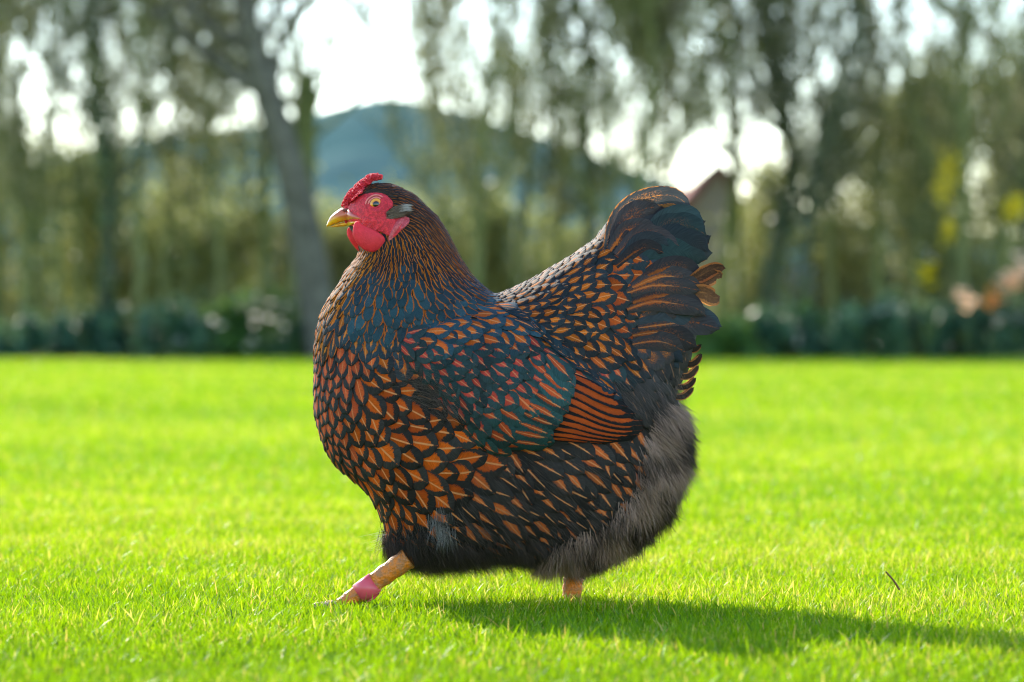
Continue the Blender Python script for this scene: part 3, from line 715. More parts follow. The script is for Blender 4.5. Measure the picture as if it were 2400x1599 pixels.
link('pale_down_tuft', mb.mesh('pale_down_tuft'), M_WHITEDOWN, hen, False)

# ------------------------------------------------------------------ head
z1 = lambda x, y: (720+x/4.61, 380+y/4.61)
EYE = np.array(z1(746, 459))
def face_extra(X, Y):
    r = np.hypot(X-EYE[0], Y-EYE[1])
    e = 0.0*X
    e += 3.2*np.exp(-((r-17)/3.5)**2) + 1.6*np.exp(-((r-26)/3.0)**2) - 3.0*np.exp(-(r/9)**2)
    e += 2.2*np.exp(-((Y-(512+.10*(X-820)))/6)**2)*ss(X, 800, 830)*(1-ss(X, 880, 910))   # cheek fold
    e += .7*np.sin(r*1.7)*np.exp(-((r-25)/9)**2)+.5*np.sin(X*1.1-Y*.7)*np.sin(Y*1.2)*ss(r, 14, 24)
    e += 1.2*np.sin(X*.35+Y*.2)*np.exp(-((Y-535)/20)**2)
    return e
def over_body(poly, step, kf, extra, base, mb=None):
    """one skin laid over the near side of the body, following it"""
    V, F = inflate(poly, step, kf, extra, 250); out = np.zeros((len(V), 3))
    for i, (x, y, h) in enumerate(V):
        q, n = hit(x, y)
        if q is None:
            q = wpt(x, y, -.004)
        out[i] = (q.x, q.y-base*(1 if h > 0 else -1)-h*S, q.z) if h != 0 else (q.x, q.y+.0006, q.z)
    return out, F
fv, ff = over_body(FACEC, 2.0, lambda X, Y: .16+0*X, face_extra, .0010)
fv2 = fv.copy(); fv2[:, 1] *= -1
link('face', mesh_np('face', fv, ff), M_FACE, hen); link('face', mesh_np('face', fv2, ff[:, ::-1]), M_FACE, hen)

def add_sphere(mb, c, r, nu_=10, nv_=7, sq=(1, 1, 1)):
    V = [(0, 0, 1)]
    for j in range(1, nv_):
        for i in range(nu_):
            a = math.pi*j/nv_; b = 2*math.pi*i/nu_; V.append((math.sin(a)*math.cos(b), math.sin(a)*math.sin(b), math.cos(a)))
    V.append((0, 0, -1)); F = []
    for i in range(nu_): F.append((0, 1+i, 1+(i+1) % nu_)); 
    for j in range(nv_-2):
        for i in range(nu_):
            a, b = 1+j*nu_+i, 1+j*nu_+(i+1) % nu_; F += [(a, a+nu_, b+nu_), (a, b+nu_, b)]
    last = len(V)-1
    for i in range(nu_): F.append((last, 1+(nv_-2)*nu_+(i+1) % nu_, 1+(nv_-2)*nu_+i))
    mb.add(np.array(V)*np.array(sq)*r+np.array(c), np.array(F))
def drape(V, base, mul=.4):
    w = px2w(V)
    for i, (x, y, h) in enumerate(V):
        if h == 0: continue
        q, n = hit(x, y)
        if q is None or q.y > -.001: continue
        if h > 0: w[i, 1] = min(w[i, 1], q.y-base-h*S*mul)
        else: w[i, 1] = max(w[i, 1], -q.y+base-h*S*mul)
    return w
# comb
COMB = [z1(*q) for q in [(372,480),(385,440),(405,400),(430,345),(470,300),(500,285),(525,245),(575,205),(610,185),(650,150),(690,130),(740,125),(790,138),(815,158),(790,185),(740,195),(690,215),(650,260),(610,320),(570,360),(530,395),(490,430),(430,462),(388,482)]]
CC = catmull(COMB, 4)
V, F = inflate(CC, 2.0, lambda X, Y: .75+0*X, lambda X, Y: 2.4*np.sin(X*.75+np.sin(Y*.4))*np.sin(Y*.7+X*.3), 250)
V[:, 2] *= 1.5; mb = MB(); w_ = drape(V, .0062, .6); tr_ = np.concatenate([F[:, [0, 1, 2]], F[:, [0, 2, 3]]]); mb.add(w_, tr_)
random.seed(3)
for k in range(900):
    i = random.randrange(len(V)); p = w_[i]; add_sphere(mb, p, random.uniform(.0006, .0014), 7, 5)
link('comb', mb.mesh('comb'), M_COMB, hen)
# beak
N = NT('beak horn', 0.3)
g = N.n('ShaderNodeSeparateXYZ'); N.put(g.inputs[0], N.pos())
fx = N.math('DIVIDE', N.math('SUBTRACT', g.outputs[0], float(wpt(*z1(200, 0)).x)), 90*S, clamp=True)
fz = N.math('DIVIDE', N.math('SUBTRACT', g.outputs[2], float(wpt(*z1(0, 700)).z)), 44*S, clamp=True)
yel = N.mix(N.smooth(N.noise(240, 4, N.pos()), .45, .62), (.80,.40,.012), (.62,.22,.012))
top = N.ramp(fx, [(0, (.62,.22,.03)), (.35, (.55,.13,.04)), (.75, (.48,.08,.05)), (1, (.50,.04,.04))])
cb = N.mix(N.smooth(N.math('ADD', fz, N.math('MULTIPLY', fx, .2)), .35, .7), yel, top)
N.base(cb); N.b.inputs['Specular IOR Level'].default_value = .6; N.b.inputs['Coat Weight'].default_value = .2
N.b.inputs['Subsurface Weight'].default_value = .2; N.b.inputs['Subsurface Scale'].default_value = .002
N.bump(N.noise(300, 3, N.pos()), .25, .0005); M_BEAK = N.m
UP = [z1(*q) for q in [(203,712),(212,660),(235,610),(270,565),(315,530),(370,492),(430,480),(470,520),(520,560),(600,600),(632,648),(560,640),(480,635),(400,648),(320,668),(262,690),(225,700)]]
LO = [z1(*q) for q in [(240,706),(290,675),(350,655),(430,642),(520,636),(570,650),(540,672),(500,690),(430,696),(340,705),(280,710)]]
beak = None
for nm, P, kk in (('upper_beak', UP, .95), ('lower_beak', LO, 1.0)):
    V, F = inflate(catmull(P, 4), 1.5, lambda X, Y: kk*(1+.35*ss(X, 780, 850)), None, 250); V = relax(V, F, 2)
    if nm == 'lower_beak': V[:, 2] *= 1.0
    link(nm, mesh_np(nm, relax(drape(V, .0022, .5), F, 4, .5), F), M_BEAK, hen)
N = NT('nostril', .5); N.base((.16,.03,.02)); M_NOS = N.m
q = wpt(*z1(420, 523), 0)
for sgn in (-1, 1):
    mb = MB(); add_sphere(mb, (q.x, sgn*.0112, q.z), .0030, 12, 8, (1.25, .5, .62)); link('nostril', mb.mesh('nostril'), M_NOS, hen)
N = NT('mouth line', .5); N.base((.10,.02,.015))
# wattles
def shrink_(V, y):
    V = V.copy(); k = (CD+y)/CD; V[:, 0] = 1200+(V[:, 0]-1200)*k; V[:, 1] = 780+(V[:, 1]-780)*k; return V
WN = [z1(*q) for q in [(500,690),(525,640),(565,645),(620,690),(700,725),(780,765),(838,820),(838,868),(800,925),(735,968),(660,968),(590,930),(530,865),(492,780)]]
WFAR = [z1(*q) for q in [(430,735),(470,690),(520,700),(560,800),(600,900),(640,965),(560,965),(500,905),(455,840),(432,785)]]
yw = min([hit(*z1(a_, b_))[0].y for a_, b_ in ((600,700),(700,800),(760,860),(640,860)) if hit(*z1(a_, b_))[0] is not None])-.003; print('wattle', yw)
for P, y0, nm in ((WN, yw, 'wattle'), (WFAR, .006, 'wattle')):
    V, F = inflate(catmull(P, 5), 2.0, lambda X, Y: .30+0*X, lambda X, Y: .8*np.sin(X*.12+Y*.05), 300)
    V = relax(V, F, 1); w_ = px2w(shrink_(V, y0), y0)
    w_[:, 1] += -.0025*np.sin((w_[:, 2]-w_[:, 2].min())*90)
    link('wattle', mesh_np('wattle', w_, F), M_WATTLE, hen)
LOBE = [z1(*q) for q in [(900,650),(960,625),(1040,590),(1090,580),(1108,640),(1070,700),(1000,745),(950,800),(915,850),(885,872),(872,850),(885,790),(905,730)]]
V, F = over_body(catmull(LOBE, 4), 2.0, lambda X, Y: .35+0*X, lambda X, Y: 2.2*np.sin((X*.8+Y*.55)*.36), .0012)
V2 = V.copy(); V2[:, 1] *= -1
link('ear_lobe', mesh_np('ear_lobe', V, F), M_LOBE, hen); link('ear_lobe', mesh_np('ear_lobe', V2, F[:, ::-1]), M_LOBE, hen)
EM = {(p_, sg): MB() for p_ in (0, 1) for sg in (1, -1)}
for k in range(1300):
    x, y = random.uniform(850, 1050), random.uniform(470, 620)
    if ((x-950)/115)**2+((y-545+ (x-950)*.35)/62)**2 > 1: continue
    px, py = z1(x, y); h, n = hit(px, py)
    if h is None: continue
    d = np.array([[1.0, 0, .28]])+rng.normal(0, .10, (1, 3)); L = np.array([random.uniform(16, 26)*S])
    p = np.array([[h.x, h.y-.0035-random.uniform(0, .0035)*(1-abs(y-545)/80), h.z]]); pale = x > 975 and y < 545
    for sg in (1, -1):
        f = np.array([[1, sg, 1.]])
        strands(EM[(int(pale), sg)], p*f, d*f, np.array([[0, -sg, 0.]]), L, np.array([.00022]), np.array([[0, 0, -.15]]), np.array([random.random()]), 4)
for sg in (1, -1):
    M_EARPALE = bpy.data.materials.get('pale ear down') or strand_material('pale ear down', (0.35, 0.32, 0.30), (0.85, 0.80, 0.76), 0.3)
    e_ = link('ear_tuft', EM[(0, sg)].mesh('ear_tuft'), M_EARDOWN, hen, False)
    link('pale_tip', EM[(1, sg)].mesh('pale_tip'), M_EARPALE, e_, False)
# small dark bristles in front of the eye and along the brow
mb = MB()
def bristle(x, y, dx, dy, L, w=.00016):
    px, py = z1(x, y); h, n = hit(px, py)
    if h is None: return
    strands(mb, np.array([[h.x, h.y-.0022, h.z]]), np.array([[dx, -.25, -dy]]), np.array([[0, -1., 0]]), np.array([L*S]), np.array([w]), np.array([[0, 0, 0.]]), np.array([random.random()*.4]), 4)
for k in range(46): bristle(470+random.uniform(-30, 60), 480+random.uniform(-60, 60), .5+random.gauss(0, .2), -.7, random.uniform(6, 11), .00010)
for k in range(420):
    t = random.random(); x = 545+t*380; y = 372-105*math.sin(t*2.2)+t*90+random.uniform(-30, 12)
    bristle(x, y, .95, -.45+t*.9+random.gauss(0, .12), random.uniform(12, 26), .00022)
link('brow_bristles', mb.mesh('brow_bristles'), M_DARKDOWN, hen, False)
# eyes
N = NT('iris', .15); oc = N.obj(); g = N.n('ShaderNodeSeparateXYZ'); N.put(g.inputs[0], oc)
rad = N.math('SQRT', N.math('ADD', N.math('POWER', g.outputs[0], 2), N.math('POWER', g.outputs[2], 2)))
rr = N.math('DIVIDE', rad, .0070)
N.base(N.ramp(rr, [(0, (.002,.002,.003)), (.44, (.002,.002,.003)), (.50, (.55,.16,.01)), (.70, (.80,.33,.02)), (.88, (.72,.26,.03)), (.97, (.10,.03,.01))]))
N.b.inputs['Coat Weight'].default_value = .3; N.b.inputs['Coat Roughness'].default_value = .03; M_EYE = N.m
N = NT('eyelid', .5); N.base(N.mix(N.noise(500, 3, N.pos()), (.55,.09,.08), (.75,.22,.17))); N.bump(N.noise(700, 3, N.pos()), .4, .0004); M_LID = N.m
hE, nE = hit(*EYE)
ex, ey, ez = hE.x, hE.y, hE.z
def ringmesh(R, r, y, squash=.93):
    V = []; F = []; a_, b_ = 40, 8
    for i in range(a_):
        a = 2*math.pi*i/a_; rr_ = R*(1+.02*math.sin(5*a))
        for j in range(b_):
            b = 2*math.pi*j/b_; V.append(((rr_+r*math.cos(b))*math.cos(a), y+r*math.sin(b)*.9, (rr_+r*math.cos(b))*math.sin(a)*squash))
            F.append((i*b_+j, ((i+1) % a_)*b_+j, ((i+1) % a_)*b_+(j+1) % b_, i*b_+(j+1) % b_))
    return np.array(V), np.array(F)
for sg in (-1, 1):
    mb = MB(); add_sphere(mb, (0, 0, 0), .0090, 40, 26)
    e = link('eye', mb.mesh('eye'), M_EYE, hen); e.location = (ex, sg*(abs(ey)-.0038), ez)
    V, F = ringmesh(.0078, .0011, 0); V[:, 1] += sg*.0050
    V2, F2 = ringmesh(.0106, .0010, 0); V2[:, 1] += sg*.0030
    l = link('eyelid', mesh_np('eyelid', np.concatenate([V, V2]), np.concatenate([F, F2+len(V)])), M_LID, e)

# ------------------------------------------------------------------ legs
N = NT('leg scales', .5)
vo = N.n('ShaderNodeTexVoronoi'); vo.inputs['Scale'].default_value = 420; N.put(vo.inputs['Vector'], N.pos())
N.base(N.mix(N.smooth(N.noise(170, 4, N.pos()), .42, .62), (.70,.19,.008), (.46,.17,.05)))
N.bump(vo.outputs['Distance'], .9, .001); N.translucent((.8,.4,.15), .08); M_LEG = N.m
N = NT('toe scales', .55); N.base(N.mix(N.smooth(N.noise(260, 4, N.pos()), .42, .6), (.36,.13,.06), (.42,.34,.28))); N.bump(N.noise(400, 3, N.pos()), .6, .001); M_TOE = N.m
N = NT('pink plastic', .35); N.base((.72,.09,.11)); N.b.inputs['Subsurface Weight'].default_value = .3; N.b.inputs['Subsurface Scale'].default_value = .003
N.bump(N.noise(90, 2, N.pos()), .15, .001); M_BAND = N.m
N = NT('claw', .4); N.base((.10,.07,.05)); M_CLAW = N.m
def tube(mb, pts, rad, seg=14, flat=1.0, cap=True):
    P = np.array([tuple(p) for p in pts], float); n = len(P); Tn = np.gradient(P, axis=0); Tn /= np.linalg.norm(Tn, axis=1)[:, None]
    ref = np.array([0, 1.0, 0]); V = []
    for j in range(n):
        s = np.cross(Tn[j], ref)
        if np.linalg.norm(s) < .1: s = np.cross(Tn[j], [1, 0, 0])
        s /= np.linalg.norm(s); b = np.cross(s, Tn[j])
        for k in range(seg):
            a = 2*math.pi*k/seg; V.append(P[j]+(s*math.cos(a)+b*math.sin(a)*flat)*rad[j])
    F = [(j*seg+k, j*seg+(k+1) % seg, (j+1)*seg+(k+1) % seg, (j+1)*seg+k) for j in range(n-1) for k in range(seg)]
    if cap:
        V.append(P[0]-Tn[0]*rad[0]*.3); V.append(P[-1]+Tn[-1]*rad[-1]*.5); a, b = len(V)-2, len(V)-1
        F += [(k, a, a, (k+1) % seg)[:3]+((k+1) % seg,) if False else (k, a, (k+1) % seg, (k+1) % seg) for k in range(0)]
        F2 = [(a, k, (k+1) % seg) for k in range(seg)]+[(b, (n-1)*seg+(k+1) % seg, (n-1)*seg+k) for k in range(seg)]
    else: F2 = []
    T3 = []
    for f in F: T3 += [(f[0], f[1], f[2]), (f[0], f[2], f[3])]
    mb.add(np.array(V), np.array(T3+F2))
def lerp_path(P, n): 
    P = np.array([tuple(p) for p in P]); C2 = catmull(P, 12, False); i = np.linspace(0, len(C2)-1, n).round().astype(int); return C2[i]
def toe(mb, a, dirx, diry, L, r, claws):
    P = [a, a+Vector((dirx*L*.35, diry*L*.35, .002)), a+Vector((dirx*L*.7, diry*L*.7, -.001)), a+Vector((dirx*L, diry*L, -.004))]
    Q = lerp_path(P, 16); rr = [r*(1+.10*math.sin(j*1.9))*(1-.045*j/1.5) for j in range(16)]; tube(mb, Q, rr, 10)
    e = Vector(Q[-1]); c = lerp_path([e-Vector((dirx, diry, 0))*.002, e+Vector((dirx*.006, diry*.006, -.001)), e+Vector((dirx*.011, diry*.011, -.006))], 8)
    tube(claws, c, [.0030*(1-j/8.2) for j in range(8)], 8); return claws
def leg(ankle, knee, r0, r1, band, hx, y):
    mb = MB(); Q = lerp_path([knee, knee.lerp(ankle, .5)+Vector((0, 0, .0006)), ankle], 26)
    tube(mb, Q, [r0+(r1-r0)*j/25+.0005*math.sin(j*1.6) for j in range(26)], 18, .85)
    lg = link('leg', mb.mesh('leg'), M_LEG, hen)
    if band:
        d = (ankle-knee); L = d.length; d.normalize(); a = knee+d*(L*band[0]); b = knee+d*(L*band[1])
        m2 = MB(); R = r1+.0022
        tube(m2, [a+d*.001, a, a.lerp(b, .5), b, b-d*.001], [R-.002, R, R+.0002, R, R-.002], 32, .9, cap=False)
        # overlapping tab end of the band
        sd = Vector((0, -1, 0)).cross(d).normalized()
        c0 = a.lerp(b, .5)
        tube(m2, [a.lerp(b, .15)-sd*(-R)*1.0, c0+sd*R*1.12, b.lerp(a, .12)+sd*R], [.0012, .0016, .0012], 8)
        link('leg_band', m2.mesh('leg_band'), M_BAND, lg)
    ft = MB(); cls = []
    for (dx, dy, L) in ((-1, -.05, .048), (-.8, -.5, .042), (-.8, .5, .042), (.9, .15, .024)):
        cl = MB(); cls.append(cl); n = math.hypot(dx, dy); toe(ft, ankle+Vector((0, 0, -.001)), dx/n*hx, dy/n, L, .0058 if L > .03 else .0048, cl)
    link('foot', ft.mesh('foot'), M_TOE, lg)
    for cl in cls: link('claw', cl.mesh('claw'), M_CLAW, lg)
ank = wpt(800, 1402, -.030); ank.z = .008
leg(ank, wpt(958, 1308, -.035), .0112, .0090, (.50, .74), 1, 0)
ank2 = wpt(1338, 1400, .030); ank2.z = .005
leg(ank2, wpt(1350, 1300, .030), .0115, .0100, None, 1, 0)

# ------------------------------------------------------------------ lawn
N = NT('lawn soil and thatch', .95)
f1 = N.noise(.6, 5, N.pos()); f2 = N.noise(14, 5, N.pos())
c = N.mix(N.smooth(f1, .35, .65), (.08,.19,.003), (.20,.28,.004)); c = N.mix(N.math('MULTIPLY', N.smooth(f2, .5, .75), .5), c, (.06,.13,.012))
N.base(c); N.b.inputs['Specular IOR Level'].default_value = .1; N.bump(f2, .6, .02)
gm = MB(); 
xs = np.linspace(-300, 300, 61); ys = np.concatenate([np.linspace(-8, 60, 69), np.linspace(70, 600, 54)])
X, Y = np.meshgrid(xs, ys); Z = 0*X + .0; V = np.stack([X, Y, Z], -1).reshape(-1, 3); nx = len(xs)
F = np.array([[j*nx+i, j*nx+i+1, (j+1)*nx+i+1, (j+1)*nx+i] for j in range(len(ys)-1) for i in range(nx-1)])
gm.add(V, F); tag(link('ground', gm.mesh('ground'), N.m), kind='structure')
N = NT('grass blade', .42)
a = N.attr('gc').outputs['Fac']
c = N.ramp(a, [(0, (.02,.10,.004)), (.35, (.065,.20,.002)), (.75, (.24,.36,.002)), (.92, (.42,.42,.008)), (.96, (.66,.50,.14)), (1, (.60,.30,.10))])
N.base(c); N.b.inputs['Specular IOR Level'].default_value = .18
tc = N.mix(.30, c, (.49,.67,.001)); N.translucent(tc, .55); M_GRASS = N.m
EDGE = 38.3       # lawn's far edge (y)
def blades(n, d0, d1, power, hmul, wmul, seg3, seed):
    g = np.random.default_rng(seed)
    u = g.random(n); q = 1-power+1e-6
    d = (d0**q+u*(d1**q-d0**q))**(1/q)
    x = (g.random(n)*2-1)*(.135*d*1.45+.35)
    y = d-CD
    pn = (np.sin(x*7+np.sin(y*5)*2)+np.sin(y*9+x*3)+np.sin(x*17-y*11)+np.sin(x*2.1+y*1.3))/4
    h = (.013+.011*g.random(n)+.003*pn)*hmul(d); h[g.random(n) < .03] *= 1.5
    w = (.00055+.00055*g.random(n))*wmul(d)
    az = g.random(n)*2*np.pi; lean = np.abs(g.normal(0, .45, n))+.1
    la = g.random(n)*2*np.pi; dx = np.cos(la)*lean; dy = np.sin(la)*lean
    sx = np.cos(az); sy = np.sin(az)
    base = np.stack([x, y, 0*x-.001], 1); sv = np.stack([sx, sy, 0*x], 1)
    def at(t, wf):
        c = base+np.stack([dx*h*t**1.7, dy*h*t**1.7, h*t*(1-.18*lean*t)], 1); return c-sv*(w*wf)[:, None], c+sv*(w*wf)[:, None], c
    L = []
    if seg3:
        for t, wf in ((0, .9), (.4, 1.0), (.75, .7)): A, B, _ = at(t, wf); L += [A, B]
        L.append(at(1, 0)[2]); m = 7; F = [(0,1,3),(0,3,2),(2,3,5),(2,5,4),(4,5,6)]
    else:
        for t, wf in ((0, .9), (.55, .9)): A, B, _ = at(t, wf); L += [A, B]
        L.append(at(1, 0)[2]); m = 5; F = [(0,1,3),(0,3,2),(2,3,4)]
    V = np.stack(L, 1).reshape(-1, 3); F = (np.array(F)[None]+(np.arange(n)*m)[:, None, None]).reshape(-1, 3)
    big = (np.sin(x*1.3+np.sin(y*.7)*2)+np.sin(y*1.1+x*.6+1)+np.sin(y*.35-x*.25))/3
    gc = np.clip(.52+.18*pn+.20*big+g.normal(0, .20, n), 0, .94); r = g.random(n); k7 = r < .06+.04*pn; gc[k7] = .95+.05*g.random(k7.sum())
    return V, F, np.repeat(gc, m)
one = lambda d: np.ones_like(d)
parts = [blades(440000, 2.75, 6.0, 1.0, one, one, True, 1),
         blades(150000, 6.0, 14.0, 1.4, lambda d: 1+0*d, lambda d: (d/6)**.9*1.2, False, 2),
         blades(120000, 14.0, EDGE+CD, 1.3, lambda d: 1.1+0*d, lambda d: (d/6)**1.1*1.4, False, 3)]
gm = MB()
for V, F, gc in parts: gm.add(V, F, gc=gc)
tag(link('grass', gm.mesh('grass'), M_GRASS, None, False), 'short bright green lawn grass under and around the hen', 'grass', kind='stuff')
# twig in the lawn
N = NT('twig bark', .8); N.base(N.mix(N.noise(300, 3, N.pos()), (.10,.05,.02), (.22,.12,.05))); mb = MB()
a = wpt(2108, 1382, .02); b = wpt(2076, 1340, .0); tube(mb, lerp_path([a, a.lerp(b, .5)+Vector((.0012, 0, 0)), b], 8), [.0011, .0012, .0012, .0011, .0010, .0010, .0009, .0007], 6)
tag(link('twig', mb.mesh('twig'), N.m), 'small brown twig poking out of the grass to the right of the hen', 'twig')

# ------------------------------------------------------------------ background
def bg(px, py, y):  return wpt(px, py, y)
def leafmat(name, c1, c2, c3=None, tr=.35, rough=.5):
    N = NT(name, rough); a = N.attr('lc').outputs['Fac']
    c = N.ramp(a, [(0, c1), (.6, c2), (1, c3 or c2)]); N.base(c); N.b.inputs['Specular IOR Level'].default_value = .4
    N.translucent(N.mix(.4, c, (.25,.28,.05)), tr); return N.m
def bark(name, c1, c2, sc=8):
    N = NT(name, .9); f = N.noise(sc, 4, N.pos()); N.base(N.ramp(f, [(.35, c1), (.65, c2)])); N.bump(f, .5, .03); return N.m
M_BUD = leafmat('spring buds', (.16,.17,.05), (.32,.32,.12), (.52,.46,.27), .55)
M_BUD2 = leafmat('spring buds grey', (.20,.19,.10), (.38,.34,.21), (.60,.52,.38), .55)
M_IVY = leafmat('ivy leaves', (.015,.05,.03), (.05,.11,.045), (.12,.17,.09), .25, .4)
M_HEDGE = leafmat('hedge leaves', (.16,.19,.06), (.34,.35,.13), (.55,.50,.30), .55)
M_SHR = leafmat('shrub leaves', (.015,.06,.04), (.05,.14,.08), (.15,.28,.13), .3, .35)
M_SHRB = leafmat('bright shrub leaves', (.03,.09,.02), (.07,.17,.03), (.14,.26,.05), .35, .4)
M_MOSS = bark('mossy bark', (.09,.105,.025), (.17,.18,.06)); M_GREY = bark('grey bark', (.06,.055,.038), (.13,.12,.09)); M_DARK = bark('ivy dark bark', (.03,.042,.02), (.06,.07,.03))
def leaves(mb, P, size, g, lc=None):
    n = len(P); a = g.normal(size=(n, 3)); a /= np.linalg.norm(a, axis=1)[:, None]; b = g.normal(size=(n, 3)); b = np.cross(a, b); b /= np.linalg.norm(b, axis=1)[:, None]
    s = (size*g.uniform(.6, 1.4, n))[:, None]
    V = np.stack([P-a*s, P+b*s*.55, P+a*s, P-b*s*.55], 1).reshape(-1, 3)
    F = np.arange(n*4).reshape(-1, 4); F = np.concatenate([F[:, [0, 1, 2]], F[:, [0, 2, 3]]])
    l = g.random(n) if lc is None else lc; mb.add(V, F, lc=np.repeat(l, 4))
def limb(mb, pts, r0, r1, seg=8, n=12):
    Q = lerp_path(pts, n); g = np.linspace(0, 1, n); tube(mb, Q, list(r0+(r1-r0)*g), seg)
def twigs(mt, ml, g, base, up, n, L, r, spread, nleaf, lsize):
    """a spray of thin upright twigs with buds"""
    for k in range(n):
        b = base[g.integers(len(base))]; d = np.array([g.normal(0, spread), g.normal(0, spread), up*g.uniform(.5, 1.2)]); d /= np.linalg.norm(d); l = L*g.uniform(.5, 1.3)
        w = g.normal(0, .10*l, 3); P = [b, b+d*l*.5+w, b+d*l]
        tube(mt, catmull(np.array(P), 2, False), [r, r*.85, r*.7, r*.5, r*.3], 4)
        t = g.random(nleaf)[:, None]; Q = P[0]*(1-t)+P[2]*t+w*4*t*(1-t)*.5+g.normal(0, .05, (nleaf, 3)); leaves(ml, Q, lsize, g)
KEEP = []
def tree(path, r0, r1, label, seed, mat=M_MOSS, ntw=70, twL=1.0, budm=M_BUD, ivy=0, twfrom=.25, branches=(), nbud=16, group='mossy trees behind the flower bed', bsize=.028, twr=.011, nlimb=12, limbL=1.1):
    g = np.random.default_rng(seed); pts = [np.array(p) for p in path]
    b = Vector(path[0]); root = empty('tree', (b.x, b.y, 0)); off = np.array([b.x, b.y, 0])
    tag(root, label, 'tree', group)
    mt = MB(); P = [p-off for p in pts]; Q = lerp_path(P, 24); limb(mt, P, r0, r1, 10, 24)
    pool = list(Q[int(24*twfrom):]); pool2 = list(Q[int(24*max(twfrom, .5)):])
    for bp, ra, rb in branches:
        B = [np.array(p)-off for p in bp]; limb(mt, B, ra, rb, 8, 12); pool += list(lerp_path(B, 12)[3:]); pool2 += pool[-9:]*2
    for q in range(nlimb):
        a = pool[g.integers(len(pool))]; th = g.random()*6.283; L = limbL*g.uniform(.6, 1.6); o = np.array([math.cos(th), math.sin(th)*.6, 0])*L*g.uniform(.4, 1.0)
        B = [a, a+o*.6+np.array([0, 0, L*.35]), a+o+g.normal(0, .08, 3)+np.array([0, 0, L*.8]), a+o*1.1+g.normal(0, .14, 3)+np.array([0, 0, L*1.3])]
        limb(mt, B, r0*.30, .008, 5, 8); pool2 += list(lerp_path(B, 9)[2:])
    trunk = link('trunk', mt.mesh('trunk'), mat, root)
    mtw = MB(); ml = MB(); twigs(mtw, ml, g, pool2, 1.0, ntw, twL, twr, .55, nbud, bsize)
    tw = link('twigs', mtw.mesh('twigs'), mat, root)
    link('crown', ml.mesh('crown'), budm, root, False)
    if ivy:
        mi = MB(); k = g.integers(0, 24, ivy); R = (r0+(r1-r0)*k/24)*1.0+.04
        th = g.random(ivy)*2*np.pi; PP = Q[k]+np.stack([np.cos(th)*R, np.sin(th)*R, g.normal(0, .12, ivy)], 1)+g.normal(0, .03, (ivy, 3)); leaves(mi, PP, .05, g)
        link('ivy', mi.mesh('ivy'), M_IVY, root, False)
    return root
def TP(L, y): 
    out = [np.array(bg(px, py, y)) for px, py in L]; out[0][2] = 0.0; return out
YT = 39.0
# the leaning grey tree
tr = TP([(765,838),(745,720),(718,560),(690,430),(655,310),(620,200),(590,110),(570,0),(545,-120),(530,-260)], YT)
br = [(TP([(640,-0),(0,0)], YT), .1, .1)]
def BP(L, y): return [np.array(bg(px, py, y)) for px, py in L]
brs = [(BP([(622,215),(560,185),(490,130),(420,70),(350,20),(270,-40)], YT), .10, .035), (BP([(605,130),(540,90),(470,50),(420,-10),(380,-80)], YT), .09, .03),
       (BP([(640,190),(655,110),(690,40),(740,-10),(800,-60)], YT), .08, .03), (BP([(600,120),(630,60),(660,-20),(670,-100)], YT), .07, .03)]
tree(tr, .22, .11, 'leaning grey tree trunk forking near the top, left of the hen', 1, M_GREY, 110, .7, M_BUD2, 0, .75, brs, 12, nlimb=5)
